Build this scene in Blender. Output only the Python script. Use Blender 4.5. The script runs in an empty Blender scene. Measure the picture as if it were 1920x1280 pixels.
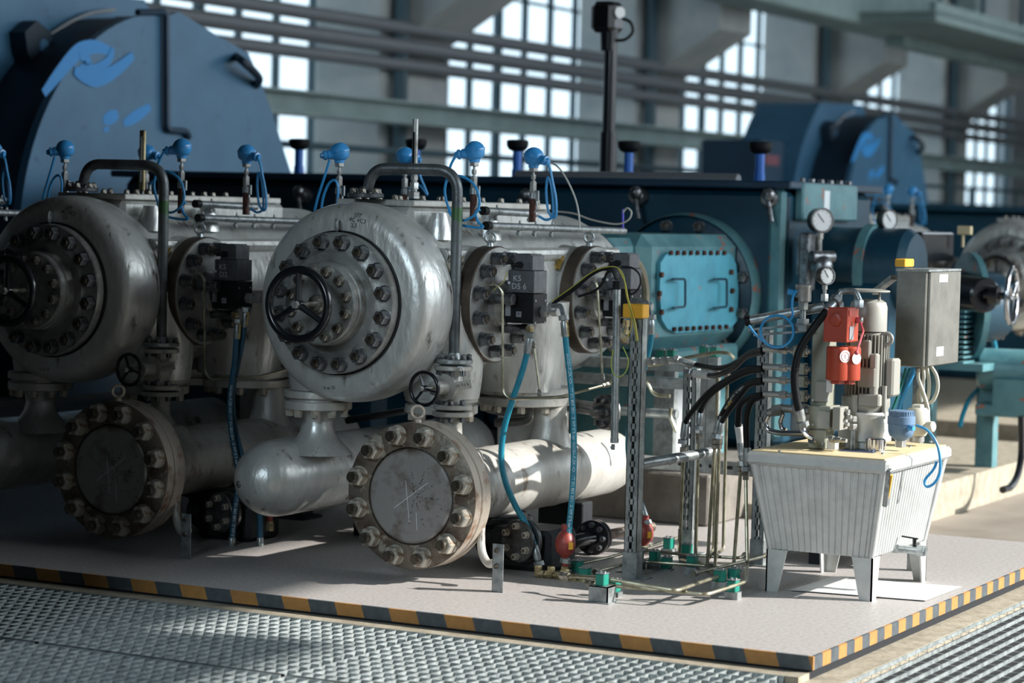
import bpy, math, random
from mathutils import Vector as V, Matrix
random.seed(7)
S = bpy.context.scene
COL = S.collection
# ------------------------------------------------------------ camera
CP = V((2.82875, -7.51676, 1.45))
RX = V((0.882485, 0.469724, 0.024067))          # image right in world
DN = V((0.046392, -0.036011, -0.998274))        # image down
FW = V((-0.468047, 0.882078, -0.053571))        # view direction
FPX = 4540.0
cd = bpy.data.cameras.new('camera'); cam = bpy.data.objects.new('camera', cd); COL.objects.link(cam)
cam.matrix_world = Matrix(((RX.x, -DN.x, -FW.x, CP.x), (RX.y, -DN.y, -FW.y, CP.y), (RX.z, -DN.z, -FW.z, CP.z), (0, 0, 0, 1)))
cd.sensor_width = 36.0; cd.lens = FPX / 1920 * 36; cd.clip_end = 200; cd.clip_start = .1
cd.dof.use_dof = True; cd.dof.focus_distance = 9.45; cd.dof.aperture_fstop = 2.3; cd.dof.aperture_blades = 0
S.camera = cam
# ------------------------------------------------------------ light and exposure
W = bpy.data.worlds.new('sky'); S.world = W; W.use_nodes = True
bgn = W.node_tree.nodes['Background']; bgn.inputs[0].default_value = (.84, .93, 1, 1); bgn.inputs[1].default_value = 1.5
S.view_settings.view_transform = 'Standard'; S.view_settings.look = 'None'; S.view_settings.gamma = 1
S.view_settings.exposure = 0.27
def lamp(name, kind, loc, d, e, color, size=None):
    l = bpy.data.lights.new(name, kind); l.energy = e; l.color = color
    if size and kind == 'AREA': l.shape = 'RECTANGLE'; l.size, l.size_y = size
    o = bpy.data.objects.new(name, l); COL.objects.link(o); o.location = loc
    o.rotation_euler = V(d).to_track_quat('-Z', 'Y').to_euler(); return o
sun = lamp('sun', 'SUN', (12, 2, 9), (-1.0, -.40, -.60), 8.4, (1, .95, .89)); sun.data.angle = math.radians(.6)
# daylight through the high windows of the right wall
lamp('daylight_right_windows', 'AREA', (8.8, 7.2, 5.4), (-1, -.1, -.45), 820, (.84, .93, 1), (13, 3.4))
lamp('fill_front', 'AREA', (-.4, -11.4, 5.2), (-.05, 1, -.33), 400, (.72, .88, 1), (3.0, 3.4))  # added fill from behind the camera, no window there
lamp('fill_far_hall', 'AREA', (-3, 27, 9.0), (-.35, 0, -1), 1500, (.80, .91, 1), (8, 26))  # added fill to brighten the far hall, the roof is closed
# ------------------------------------------------------------ helpers
def P(px, py, x=None, y=None, z=None):
    r = FW * FPX + RX * (px - 960) + DN * (py - 640)
    if x is not None: s = (x - CP.x) / r.x
    elif y is not None: s = (y - CP.y) / r.y
    else: s = (z - CP.z) / r.z
    return CP + r * s
def frame(ax):
    ax = V(ax).normalized(); u = ax.cross(V((0, 0, 1)))
    if u.length < .01: u = ax.cross(V((0, 1, 0)))
    u.normalize(); return ax, u, u.cross(ax).normalized()
def smooth_path(pts, n=6):
    pts = [V(p) for p in pts]
    if len(pts) < 3: return pts
    e = [pts[0] * 2 - pts[1]] + pts + [pts[-1] * 2 - pts[-2]]; out = []
    for i in range(1, len(e) - 2):
        a, b, c, d = e[i-1:i+3]
        for k in range(n):
            t = k / n
            out.append(.5 * ((2*b) + (c - a)*t + (2*a - 5*b + 4*c - d)*t*t + (3*b - a - 3*c + d)*t**3))
    return out + [pts[-1]]
def fillet(pts, r, n=5):
    pts = [V(p) for p in pts]; out = [pts[0]]
    for i in range(1, len(pts) - 1):
        a, b, c = pts[i-1:i+2]; u = (a - b); w = (c - b)
        k = min(r, u.length * .48, w.length * .48); u = b + u.normalized() * k; w = b + w.normalized() * k
        for j in range(n + 1):
            t = j / n; out.append(u*(1-t)**2 + b*2*t*(1-t) + w*t*t)
    return out + [pts[-1]]
class G:
    def __init__(s): s.v = []; s.f = []
    def add(s, vs, fs):
        n = len(s.v); s.v += [tuple(v) for v in vs]; s.f += [tuple(i + n for i in f) for f in fs]; return s
    def lathe(s, prof, o, ax, seg=48, close=True, ph=0.0):
        o = V(o); ax, u, w = frame(ax); vs = []; fs = []
        cs = [(math.cos(2*math.pi*(k+ph)/seg), math.sin(2*math.pi*(k+ph)/seg)) for k in range(seg)]
        for t, r in prof: vs += [o + ax*t + (u*c + w*q)*max(r, 0) for c, q in cs]
        for i in range(len(prof)-1):
            for k in range(seg):
                k2 = (k+1) % seg; fs.append((i*seg+k, i*seg+k2, (i+1)*seg+k2, (i+1)*seg+k))
        if close:
            if prof[0][1] > 1e-6: fs.append(tuple(range(seg))[::-1])
            if prof[-1][1] > 1e-6: fs.append(tuple((len(prof)-1)*seg+k for k in range(seg)))
        return s.add(vs, fs)
    def cyl(s, a, b, r, r2=None, seg=20, bev=0.0):
        a = V(a); b = V(b); L = (b-a).length; r2 = r if r2 is None else r2
        pr = [(0, r), (L, r2)] if not bev else [(0, r-bev), (bev, r), (L-bev, r2), (L, r2-bev)]
        return s.lathe(pr, a, b-a, seg)
    def tube(s, pts, r, seg=10, cap=True):
        pts = [V(p) for p in pts]; n = len(pts); vs = []; fs = []; t = (pts[1]-pts[0]).normalized(); _, u, _ = frame(t)
        for i, p in enumerate(pts):
            t = (pts[min(i+1, n-1)] - pts[max(i-1, 0)]).normalized()
            u = (u - t*u.dot(t)).normalized(); w = t.cross(u); rr = r[i] if isinstance(r, (list, tuple)) else r
            vs += [p + (u*math.cos(2*math.pi*k/seg) + w*math.sin(2*math.pi*k/seg))*rr for k in range(seg)]
        for i in range(n-1):
            for k in range(seg):
                k2 = (k+1) % seg; fs.append((i*seg+k, i*seg+k2, (i+1)*seg+k2, (i+1)*seg+k))
        if cap: fs += [tuple(range(seg))[::-1], tuple((n-1)*seg+k for k in range(seg))]
        return s.add(vs, fs)
    def torus(s, o, ax, R, r, seg=40, sg=12, a0=0, a1=2*math.pi):
        o = V(o); ax, u, w = frame(ax); full = abs(a1-a0-2*math.pi) < 1e-6; n = seg if full else seg+1
        pts = [o + (u*math.cos(a0+(a1-a0)*k/seg) + w*math.sin(a0+(a1-a0)*k/seg))*R for k in range(n)]
        if not full: return s.tube(pts, r, sg)
        vs = []; fs = []
        for k in range(seg):
            d = (pts[k]-o).normalized()
            vs += [pts[k] + (d*math.cos(2*math.pi*j/sg) + ax*math.sin(2*math.pi*j/sg))*r for j in range(sg)]
        for k in range(seg):
            for j in range(sg):
                k2 = (k+1) % seg; j2 = (j+1) % sg; fs.append((k*sg+j, k2*sg+j, k2*sg+j2, k*sg+j2))
        return s.add(vs, fs)
    def obox(s, c, size, M=None, bev=0.0):
        c = V(c); h = [x/2 for x in size]; M = M or Matrix.Identity(3); b = min(bev, min(h)*.9)
        if b <= 0:
            vs = [c + M @ V((sx*h[0], sy*h[1], sz*h[2])) for sx in (-1, 1) for sy in (-1, 1) for sz in (-1, 1)]
            return s.add(vs, [(0,1,3,2), (4,6,7,5), (0,4,5,1), (2,3,7,6), (0,2,6,4), (1,5,7,3)])
        vs = []; ix = {}
        for sx in (-1, 1):
            for sy in (-1, 1):
                for sz in (-1, 1):
                    sg = (sx, sy, sz)
                    for a in range(3):
                        p = [sg[k]*(h[k] if k == a else h[k]-b) for k in range(3)]
                        ix[sg, a] = len(vs); vs.append(c + M @ V(p))
        fs = []
        for a in range(3):
            o1, o2 = (a+1) % 3, (a+2) % 3
            for q in (-1, 1):
                def K(e, f, a=a, q=q, o1=o1, o2=o2):
                    l = [0]*3; l[a] = q; l[o1] = e; l[o2] = f; return tuple(l)
                fs.append(tuple(ix[K(e, f), a] for e, f in ((-1,-1), (1,-1), (1,1), (-1,1))))
            for e in (-1, 1):
                for f in (-1, 1):
                    l0 = [0]*3; l1 = [0]*3; l0[a] = -1; l1[a] = 1
                    l0[o1] = l1[o1] = e; l0[o2] = l1[o2] = f; l0 = tuple(l0); l1 = tuple(l1)
                    fs.append((ix[l0, o1], ix[l1, o1], ix[l1, o2], ix[l0, o2]))
        for sx in (-1, 1):
            for sy in (-1, 1):
                for sz in (-1, 1): fs.append(tuple(ix[(sx, sy, sz), a] for a in range(3)))
        return s.add(vs, fs)
    def box(s, lo, hi, bev=0.0):
        lo = V(lo); hi = V(hi); return s.obox((lo+hi)/2, [abs(x) for x in (hi-lo)], None, bev)
    def bar(s, a, b, w, h, bev=0.0, up=(0, 0, 1)):
        a = V(a); b = V(b); d = (b-a); L = d.length; d.normalize(); u = V(up)
        if abs(d.dot(u)) > .95: u = V((0, 1, 0))
        sd = d.cross(u).normalized(); u = sd.cross(d)
        return s.obox((a+b)/2, (L, w, h), Matrix((d, sd, u)).transposed(), bev)
    def hexn(s, o, ax, af, h):
        r = af/1.732; c = af*.5
        return s.lathe([(0, r), (h*.88, r), (h, c)], o, ax, 6)
    def poly(s, pts, off):
        n = len(pts); off = V(off); vs = [V(p) for p in pts] + [V(p)+off for p in pts]
        return s.add(vs, [tuple(range(n))[::-1], tuple(range(n, 2*n))] + [(i, (i+1) % n, n+(i+1) % n, n+i) for i in range(n)])
    def ball(s, o, r, ax=(0, 0, 1), sq=1.0, seg=24, n=12, a0=-90, a1=90):
        pr = [(math.sin(math.radians(a0+(a1-a0)*i/n))*r*sq, math.cos(math.radians(a0+(a1-a0)*i/n))*r) for i in range(n+1)]
        return s.lathe(pr, o, ax, seg)
def finish(me, ang=35):
    import bmesh
    bm = bmesh.new(); bm.from_mesh(me)
    bmesh.ops.remove_doubles(bm, verts=bm.verts, dist=1e-6)
    bmesh.ops.recalc_face_normals(bm, faces=bm.faces); bm.to_mesh(me); bm.free()
    me.polygons.foreach_set('use_smooth', [True]*len(me.polygons)); me.set_sharp_from_angle(angle=math.radians(ang))
def ob(name, g, m, parent=None, label=None, cat=None, group=None, kind=None, ang=35):
    if isinstance(g, G):
        me = bpy.data.meshes.new(name); me.from_pydata(g.v, [], g.f); finish(me, ang)
    else: me = g
    if m and not me.materials: me.materials.append(m)
    o = bpy.data.objects.new(name, me); COL.objects.link(o)
    if parent: hang(o, parent)
    if label: o['label'] = label
    if cat: o['category'] = cat
    if group: o['group'] = group
    if kind: o['kind'] = kind
    return o
def origin(o):                                   # world place where a thing's own coordinates start
    q = V((0, 0, 0))
    while o: q = q + V(o.location) if not o.parent else q; o = o.parent
    return q
def hang(o, parent):
    o.parent = parent; o.matrix_parent_inverse = Matrix.Translation(-origin(parent)) if not parent.parent else Matrix.Identity(4)
def thing(name, label, cat, loc=(0, 0, 0), group=None):
    o = bpy.data.objects.new(name, None); COL.objects.link(o); o.location = loc; o.empty_display_size = .1
    o['label'] = label; o['category'] = cat
    if group: o['group'] = group
    return o
def kids(o): return [c for c in bpy.data.objects if c.parent == o]
def dup(root, off, label, group=None):
    def cp(o, par):
        c = o.copy(); COL.objects.link(c); ch = ALLK.get(o.name, [])
        if par: c.parent = par; c.matrix_parent_inverse = o.matrix_parent_inverse.copy()
        for k in ch: cp(k, c)
        return c
    r = cp(root, None); r.location = V(root.location) + V(off); r['label'] = label
    if group: r['group'] = group
    return r
ALLK = {}
def index_children():
    ALLK.clear()
    for c in bpy.data.objects:
        if c.parent: ALLK.setdefault(c.parent.name, []).append(c)
# ------------------------------------------------------------ materials
def srgb(h):
    c = [int(h[i:i+2], 16)/255 for i in (0, 2, 4)]
    return tuple([x/12.92 if x <= .04045 else ((x+.055)/1.055)**2.4 for x in c] + [1])
def mat(name, col, metal=0, rough=.5, c2=None, sc=6, lo=.45, hi=.7, bump=0, bsc=40, rv=0, emit=0, detail=6, stretch=None, c3=None, sc3=20, lo3=.6, hi3=.7, coat=0):
    m = bpy.data.materials.new(name); m.use_nodes = True; nt = m.node_tree; b = nt.nodes['Principled BSDF']
    col = srgb(col) if isinstance(col, str) else col
    b.inputs['Base Color'].default_value = col; b.inputs['Metallic'].default_value = metal; b.inputs['Roughness'].default_value = rough
    if coat: b.inputs['Coat Weight'].default_value = coat; b.inputs['Coat Roughness'].default_value = .15
    L = nt.links.new
    if c2 or bump or rv or c3:
        tc = nt.nodes.new('ShaderNodeTexCoord'); src = tc.outputs['Object']
        if stretch:
            mp = nt.nodes.new('ShaderNodeMapping'); mp.inputs['Scale'].default_value = stretch; L(src, mp.inputs[0]); src = mp.outputs[0]
    def noise(scale, a, z, d=6):
        n = nt.nodes.new('ShaderNodeTexNoise'); n.inputs['Scale'].default_value = scale; n.inputs['Detail'].default_value = d; n.inputs['Roughness'].default_value = .62
        L(src, n.inputs['Vector']); r = nt.nodes.new('ShaderNodeMapRange'); r.inputs[1].default_value = a; r.inputs[2].default_value = z
        L(n.outputs[0], r.inputs[0]); return n, r
    last = None
    if c2:
        n, r = noise(sc, lo, hi, detail); mx = nt.nodes.new('ShaderNodeMix'); mx.data_type = 'RGBA'
        mx.inputs[6].default_value = col; mx.inputs[7].default_value = srgb(c2); L(r.outputs[0], mx.inputs[0]); last = mx.outputs[2]
        if rv:
            rr = nt.nodes.new('ShaderNodeMapRange'); rr.inputs[3].default_value = rough; rr.inputs[4].default_value = min(1, rough+rv)
            L(r.outputs[0], rr.inputs[0]); L(rr.outputs[0], b.inputs['Roughness'])
    if c3:
        n3, r3 = noise(sc3, lo3, hi3); mx = nt.nodes.new('ShaderNodeMix'); mx.data_type = 'RGBA'
        if last: L(last, mx.inputs[6])
        else: mx.inputs[6].default_value = col
        mx.inputs[7].default_value = srgb(c3); L(r3.outputs[0], mx.inputs[0]); last = mx.outputs[2]
    if last: L(last, b.inputs['Base Color'])
    if bump:
        n = nt.nodes.new('ShaderNodeTexNoise'); n.inputs['Scale'].default_value = bsc; n.inputs['Detail'].default_value = 4; L(src, n.inputs['Vector'])
        bp = nt.nodes.new('ShaderNodeBump'); bp.inputs['Strength'].default_value = bump; bp.inputs['Distance'].default_value = .01
        L(n.outputs[0], bp.inputs['Height']); L(bp.outputs[0], b.inputs['Normal'])
    if emit: b.inputs['Emission Color'].default_value = col; b.inputs['Emission Strength'].default_value = emit
    return m
M = dict(
 silver=mat('silver_paint', 'd2d4d1', .5, .32, 'b0afa9', 5, .42, .68, .55, 22, .15, c3='544a3e', sc3=14, lo3=.59, hi3=.70, stretch=(1, 1, .4)),
 silverw=mat('worn_silver_paint', 'c6c5bf', .4, .38, 'a3a199', 4, .4, .66, .3, 34, .15, c3='6a5540', sc3=9, lo3=.58, hi3=.70, stretch=(1, 1, .6)),
 plate=mat('machined_steel', 'a9aaa7', .6, .34, '7a7974', 8, .45, .65, .1, 60, .2),
 dplate=mat('oily_steel', '6f7070', .75, .34, '34332f', 9, .42, .62, .15, 50, .2),
 rusty=mat('rusty_steel', '7d7468', .5, .48, '4a372b', 7, .42, .6, .3, 40, .2, c3='a9a294', sc3=14, lo3=.56, hi3=.66),
 rim=mat('worn_flange_rim', 'b2a89b', .35, .5, '7c5e48', 10, .52, .68, .2, 40, .2),
 disc=mat('stained_disc', '9b9996', .45, .45, '5f5348', 5, .48, .62, .12, 60, .2, c3='2d2926', sc3=42, lo3=.66, hi3=.7),
 brown=mat('brown_steel', '5d5348', .65, .42, '3a322b', 6, .4, .65, .15, 50, .1),
 nut=mat('dark_nut', '8a8d90', .8, .36, '47484a', 30, .4, .65, .1, 90),
 nutl=mat('bright_nut', '9a9890', .8, .34, '5a554c', 30, .45, .7, .1, 90),
 nutw=mat('painted_nut', 'b9b4a8', .4, .42, '7d654c', 40, .5, .68, .1, 90),
 stud=mat('stud_steel', '7b766c', .85, .3, '46392c', 60, .4, .7),
 steel=mat('galvanised_steel', 'a7adae', .7, .38, '7d8485', 25, .4, .65, .06, 120),
 slot=mat('strut_steel', 'a3a9a9', .6, .42, '767d7d', 18, .4, .65, .08, 90),
 tubes=mat('tube_steel', 'a8a590', .75, .32, '7f7a64', 20, .4, .65),
 brass=mat('brass', 'b8ab88', .8, .38, '8f8260', 30, .4, .6),
 rust=mat('rust_pipe', '5a3428', .2, .7, '341f18', 30, .4, .6, .3, 60),
 gpipe=mat('dark_pipe_paint', '4b4f52', .35, .38, '33383b', 20, .4, .65, .15, 50),
 gpipe2=mat('worn_grey_pipe', '676d6f', .5, .36, '45494b', 5, .42, .6, .15, 50, .1),
 green=mat('green_patch', '5d6365', .3, .42, '41633f', 9, .42, .5),
 black=mat('black_enamel', '14161a', 0, .28, coat=.4),
 rubber=mat('black_rubber', '131517', 0, .5, bump=.1, bsc=80),
 box1=mat('grey_box', '63656a', .4, .42, '55575b', 30, .4, .6, .05, 80),
 box2=mat('light_box', '9a9ca1', .4, .42),
 blk=mat('anodised_black', '17191b', .2, .4),
 blue=mat('blue_head', '3c94d2', 0, .3, '2f7fb8', 20, .45, .7, coat=.2),
 cable=mat('blue_cable', '2f8fc9', 0, .4),
 hose=mat('teal_hose', '157f97', 0, .42, '0f6c84', 20, .45, .7),
 hose_shaded=mat('teal_hose_shaded', '15506a', 0, .45, '114257', 20, .45, .7),  # teal hose colour darkened to hold the shade between the cylinders
 white=mat('white_sheet', 'c9c9c7', 0, .6),
 wtext=mat('white_print', 'd5dde0', 0, .6),
 chalk=mat('chalk', 'b9bdbd', 0, .9),
 ink=mat('black_ink', '1d1c1c', 0, .8),
 yel=mat('yellow_plastic', 'd9a02a', 0, .45),
 beige=mat('dull_beige', '7d7763', .2, .5, '5f5b4c'),
 ytag=mat('yellow_tag', 'b99c4e', .1, .5, '8a6f2d', 90, .45, .55),
 tagw=mat('paper_tag', 'b9b4a8', 0, .8, '8f897b', 60, .5, .7),
 redp=mat('red_plastic', 'b8473a', 0, .4),
 red=mat('red_paint', '9f3c27', 0, .42, bump=.05, bsc=80),
 acc=mat('red_accumulator', '8e3c35', .1, .45, '752c28', 30, .4, .7),
 clampm=mat('green_clamp', '0f7a69', 0, .45),
 ugrey=mat('power_unit_grey', '8f9184', .25, .45),
 motor=mat('motor_grey', '8f8f88', .1, .42),
 alu=mat('tank_aluminium', 'c9ccca', .45, .42, 'babdbb', 14, .4, .65, .05, 80),
 cream=mat('cream_plate', 'cdbd97', .1, .55),
 navyp=mat('navy_plate', '3c4a63', .2, .5),
 slate=mat('slate_blue_plastic', '5f7a96', 0, .45),
 dome=mat('cream_plastic', 'bdbaab', 0, .5),
 chrome=mat('chrome', 'c6c8cc', 1, .12),
 cabs=mat('cabinet_steel', '85857f', .65, .42, '74746f', 10, .4, .65, .03, 90),
 face=mat('gauge_face', 'cfd2d2', 0, .5),
 teal=mat('teal_paint', '519fb4', .05, .42, '468fa4', 5, .42, .62, .12, 40, .15, c3='a86c5a', sc3=11, lo3=.66, hi3=.70),
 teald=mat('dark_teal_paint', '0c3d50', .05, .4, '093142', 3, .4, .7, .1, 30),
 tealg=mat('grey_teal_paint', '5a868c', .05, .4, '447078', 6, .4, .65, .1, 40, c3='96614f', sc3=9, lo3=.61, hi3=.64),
 navy=mat('navy_paint', '15364d', .05, .45, '122f44', 3, .4, .7),
 shroud=mat('shroud_blue', '3a6683', .1, .42, '315a76', 2.2, .4, .7, .08, 20, c3='284b64', sc3=7, lo3=.62, hi3=.7),
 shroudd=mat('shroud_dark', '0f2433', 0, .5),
 bpaint=mat('bright_blue_paint', '1c7fc0', 0, .5),
 pipeg=mat('grey_pipe', '6a6e72', .2, .5),
 conc=mat('plinth_terrazzo', 'aba7a4', 0, .42, '9b9795', 60, .45, .6, .05, 120, .1, c3='6d6258', sc3=140, lo3=.63, hi3=.68),
 concd=mat('rough_concrete', '6f6a63', 0, .85, '57534d', 6, .4, .65, .4, 30),
 kerb=mat('kerb_concrete', '9b9484', 0, .75, '837c6c', 14, .4, .65, .3, 40),
 colm=mat('painted_column', 'a3a6a4', 0, .7, '92989a', 2, .4, .65),
 beam=mat('beam_green', '7f9190', .05, .6, '6f8180', 2, .4, .65),
 wmul=mat('window_bar', '2b4650', 0, .6),
 wallm=mat('hall_wall', '9a9ea0', 0, .8, '8a9094', 2, .4, .65),
 roof=mat('hall_roof', '4a5055', 0, .9),
 hall=mat('hall_floor', '8d867c', 0, .6, '776f66', 2, .4, .7),
 grate=mat('grating_zinc', 'a3abab', .35, .45, '767e7e', 30, .4, .65, .1, 60),
 iron=mat('dark_iron', '23282c', .3, .5, '1a1e21', 20, .4, .65, .2, 50),
 blockm=mat('shade_block_dark', '0e1216', 0, .8),
 pit=mat('pit_dark', '10141a', 0, .9),
)
for k_, v_ in (('rubber', .2), ('black', .3), ('blk', .3)): M[k_].node_tree.nodes['Principled BSDF'].inputs['Specular IOR Level'].default_value = v_
def glassmat(name, tint=(.9, .97, 1, 1), refl=.06):
    m = bpy.data.materials.new(name); m.use_nodes = True; nt = m.node_tree; nt.nodes.clear()
    o = nt.nodes.new('ShaderNodeOutputMaterial'); mx = nt.nodes.new('ShaderNodeMixShader'); t = nt.nodes.new('ShaderNodeBsdfTransparent'); g = nt.nodes.new('ShaderNodeBsdfGlossy')
    t.inputs[0].default_value = tint; g.inputs['Roughness'].default_value = .05; mx.inputs[0].default_value = refl
    nt.links.new(t.outputs[0], mx.inputs[1]); nt.links.new(g.outputs[0], mx.inputs[2]); nt.links.new(mx.outputs[0], o.inputs[0]); return m
M['glass'] = glassmat('window_glass')
def stripes(name, axis, period, off, slant=0.0):
    m = bpy.data.materials.new(name); m.use_nodes = True; nt = m.node_tree; b = nt.nodes['Principled BSDF']; L = nt.links.new
    tc = nt.nodes.new('ShaderNodeTexCoord'); sp = nt.nodes.new('ShaderNodeSeparateXYZ'); L(tc.outputs['Object'], sp.inputs[0])
    sl = nt.nodes.new('ShaderNodeMath'); sl.operation = 'MULTIPLY_ADD'; sl.inputs[1].default_value = slant; L(sp.outputs[2], sl.inputs[0]); L(sp.outputs[axis], sl.inputs[2])
    a = nt.nodes.new('ShaderNodeMath'); a.operation = 'MULTIPLY_ADD'; a.inputs[1].default_value = 1/period; a.inputs[2].default_value = off; L(sl.outputs[0], a.inputs[0])
    fr = nt.nodes.new('ShaderNodeMath'); fr.operation = 'FRACT'; L(a.outputs[0], fr.inputs[0])
    gt = nt.nodes.new('ShaderNodeMath'); gt.operation = 'GREATER_THAN'; gt.inputs[1].default_value = .5; L(fr.outputs[0], gt.inputs[0])
    nz = nt.nodes.new('ShaderNodeTexNoise'); nz.inputs['Scale'].default_value = 30; nz.inputs['Detail'].default_value = 6; L(tc.outputs['Object'], nz.inputs['Vector'])
    def two(c1, c2):
        x = nt.nodes.new('ShaderNodeMix'); x.data_type = 'RGBA'; x.inputs[6].default_value = srgb(c1); x.inputs[7].default_value = srgb(c2); L(nz.outputs[0], x.inputs[0]); return x.outputs[2]
    mx = nt.nodes.new('ShaderNodeMix'); mx.data_type = 'RGBA'; L(gt.outputs[0], mx.inputs[0]); L(two('b98748', '8e6536'), mx.inputs[6]); L(two('2a3035', '596267'), mx.inputs[7])
    L(mx.outputs[2], b.inputs['Base Color']); b.inputs['Roughness'].default_value = .6; return m
# lettering as flat meshes
def text_mesh(txt, size, spacing=1.0):
    c = bpy.data.curves.new('lettering', 'FONT'); c.body = txt; c.size = size; c.align_x = 'CENTER'; c.align_y = 'CENTER'; c.space_character = spacing; c.resolution_u = 2
    o = bpy.data.objects.new('lettering', c); COL.objects.link(o); bpy.context.view_layer.update()
    me = bpy.data.meshes.new_from_object(o.evaluated_get(bpy.context.evaluated_depsgraph_get())); bpy.data.objects.remove(o); bpy.data.curves.remove(c)
    return me
def letters(txt, o, xd, yd, size, m, parent, name='lettering', rot=0, spacing=1.0, label=None):
    me = text_mesh(txt, size, spacing); o = V(o); xd = V(xd).normalized(); yd = V(yd).normalized(); cr, sr = math.cos(rot), math.sin(rot)
    for v in me.vertices: x, y = v.co.x, v.co.y; v.co = o + xd*(x*cr - y*sr) + yd*(x*sr + y*cr)
    me.materials.clear(); return ob(name, me, m, parent, label=label)
def hose_letters(txt, path, r, size, start, m, parent, view=CP, name='lettering'):
    me = text_mesh(txt, size); xs = [v.co.x for v in me.vertices]; x0 = min(xs); cum = [0]
    for a, b in zip(path, path[1:]): cum.append(cum[-1] + (b-a).length)
    for v in me.vertices:
        s = min(start + v.co.x - x0, cum[-1]-1e-4); i = max(k for k in range(len(cum)) if cum[k] <= s); i = min(i, len(path)-2)
        t = (path[i+1]-path[i]).normalized(); p = path[i].lerp(path[i+1], (s-cum[i])/max(1e-6, cum[i+1]-cum[i]))
        n = (view - p); n = (n - t*n.dot(t)).normalized(); q = t.cross(n); a = v.co.y / r
        v.co = p + n*(r*1.03*math.cos(a)) - q*(r*1.03*math.sin(a))
    me.materials.clear(); return ob(name, me, m, parent)
# ============================================================ the hall
def st(name, g, m, parent=None, **k): return ob(name, g, m, parent, kind=None if parent else 'structure', **k)
FZ = -.12
g = G(); g.box((-12, -12, FZ-.1), (9, 48, FZ)); st('floor', g, M['hall'])
g = G(); g.box((-13, .012, -.046), (-.012, 3.3, 0)); g.box((-13, .04, FZ), (-.04, 3.3, -.046)); st('floor_plinth', g, M['conc'])
g = G(); g.box((-12, 3.3, FZ), (-1.13, 7.5, .07)); g.box((-12, 9, FZ), (-1.6, 40, .05)); st('floor_slab', g, M['kerb'])
g = G(); g.box((-13, -.0, -.046), (0, .011, 0)); st('trim_1', g, stripes('front_edge_stripes', 0, .232, .08, .35))
g = G(); g.box((-.011, .0115, -.046), (.0, 3.3, 0)); st('trim_2', g, stripes('side_edge_stripes', 1, .155, .42))
g = G(); g.box((-13, -.10, FZ), (-.012, .0, -.054)); g.box((-.012, -.4, FZ), (.10, 6, -.078)); g.box((-.05, -.4, FZ), (-.012, -.1, -.078)); st('floor_kerb', g, M['kerb'])
def grating(x0, x1, y0, y1, z, lab, bx=.045, by=.07, h=.03):
    g = G(); x = x0
    while x < x1: g.box((x, y0, z-h), (x+.0045, y1, z)); x += bx
    y = y0
    while y < y1: g.box((x0, y, z-h), (x1, y+.005, z-.001-(.012 if h < .02 else 0))); y += by
    g.box((x0, y0, z-.03), (x1, y0+.006, z+.001)); g.box((x0, y1-.006, z-.03), (x1, y1, z+.001))
    return ob('floor_grating', g, M['grate'], kind='structure')
for a, b in ((-6.5, -4.42), (-4.4, -3.42), (-3.4, -2.42), (-2.4, -1.42), (-1.4, -.42), (-.4, -.06)):
    grating(a, b, -1.02, -.105, -.055, ''); grating(a, b, -2.1, -1.04, -.055, '')
grating(.105, 1.4, -.4, 6, -.078, '', .055, .1, .014)
g = G(); g.box((-6.5, -2.3, FZ), (1.5, -.105, FZ+.012)); g.box((.105, -2.3, FZ), (1.5, 6, FZ+.012)); st('floor_pit', g, M['pit'])
g = G(); g.box((-13, .0, FZ), (-.04, .04, -.047)); g.box((-.04, .0, FZ), (-.012, 3.3, -.047)); st('gap_shade', g, M['pit'])  # dark strips that paint the shadow under the striped edges
# walls and roof
XW = -12.0
g = G(); g.box((XW-.3, 48, FZ), (9.3, 48.3, 9.5)); st('wall_back', g, M['wallm'])
g = G(); g.box((-12.3, -12.3, 9.2), (9.3, 48.3, 9.5)); st('ceiling', g, M['roof'])
g = G(); y0, y1 = -1.5, 34
g.box((9, -12, FZ), (9.3, 48, 1.3)); g.box((9, -12, 6.45), (9.3, 3.9, 9.2)); g.box((9, 3.9, 6.85), (9.3, 5.3, 9.2)); g.box((9, 5.3, 7.3), (9.3, 48, 9.2)); g.box((9, -12, 1.3), (9.3, y0, 6.46)); g.box((9, y1, 1.3), (9.3, 48, 6.95))
st('wall_right', g, M['wallm'])  # unseen wall, opening top stepped to set how far the sun reaches
g = G(); g.box((XW, -12.3, FZ), (9.3, -12, 3.2)); g.box((XW, -12.3, 7.4), (9.3, -12, 9.2)); g.box((XW, -12.3, 3.2), (9.3, -12, 7.4)); st('wall_front', g, M['wallm'])
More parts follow.
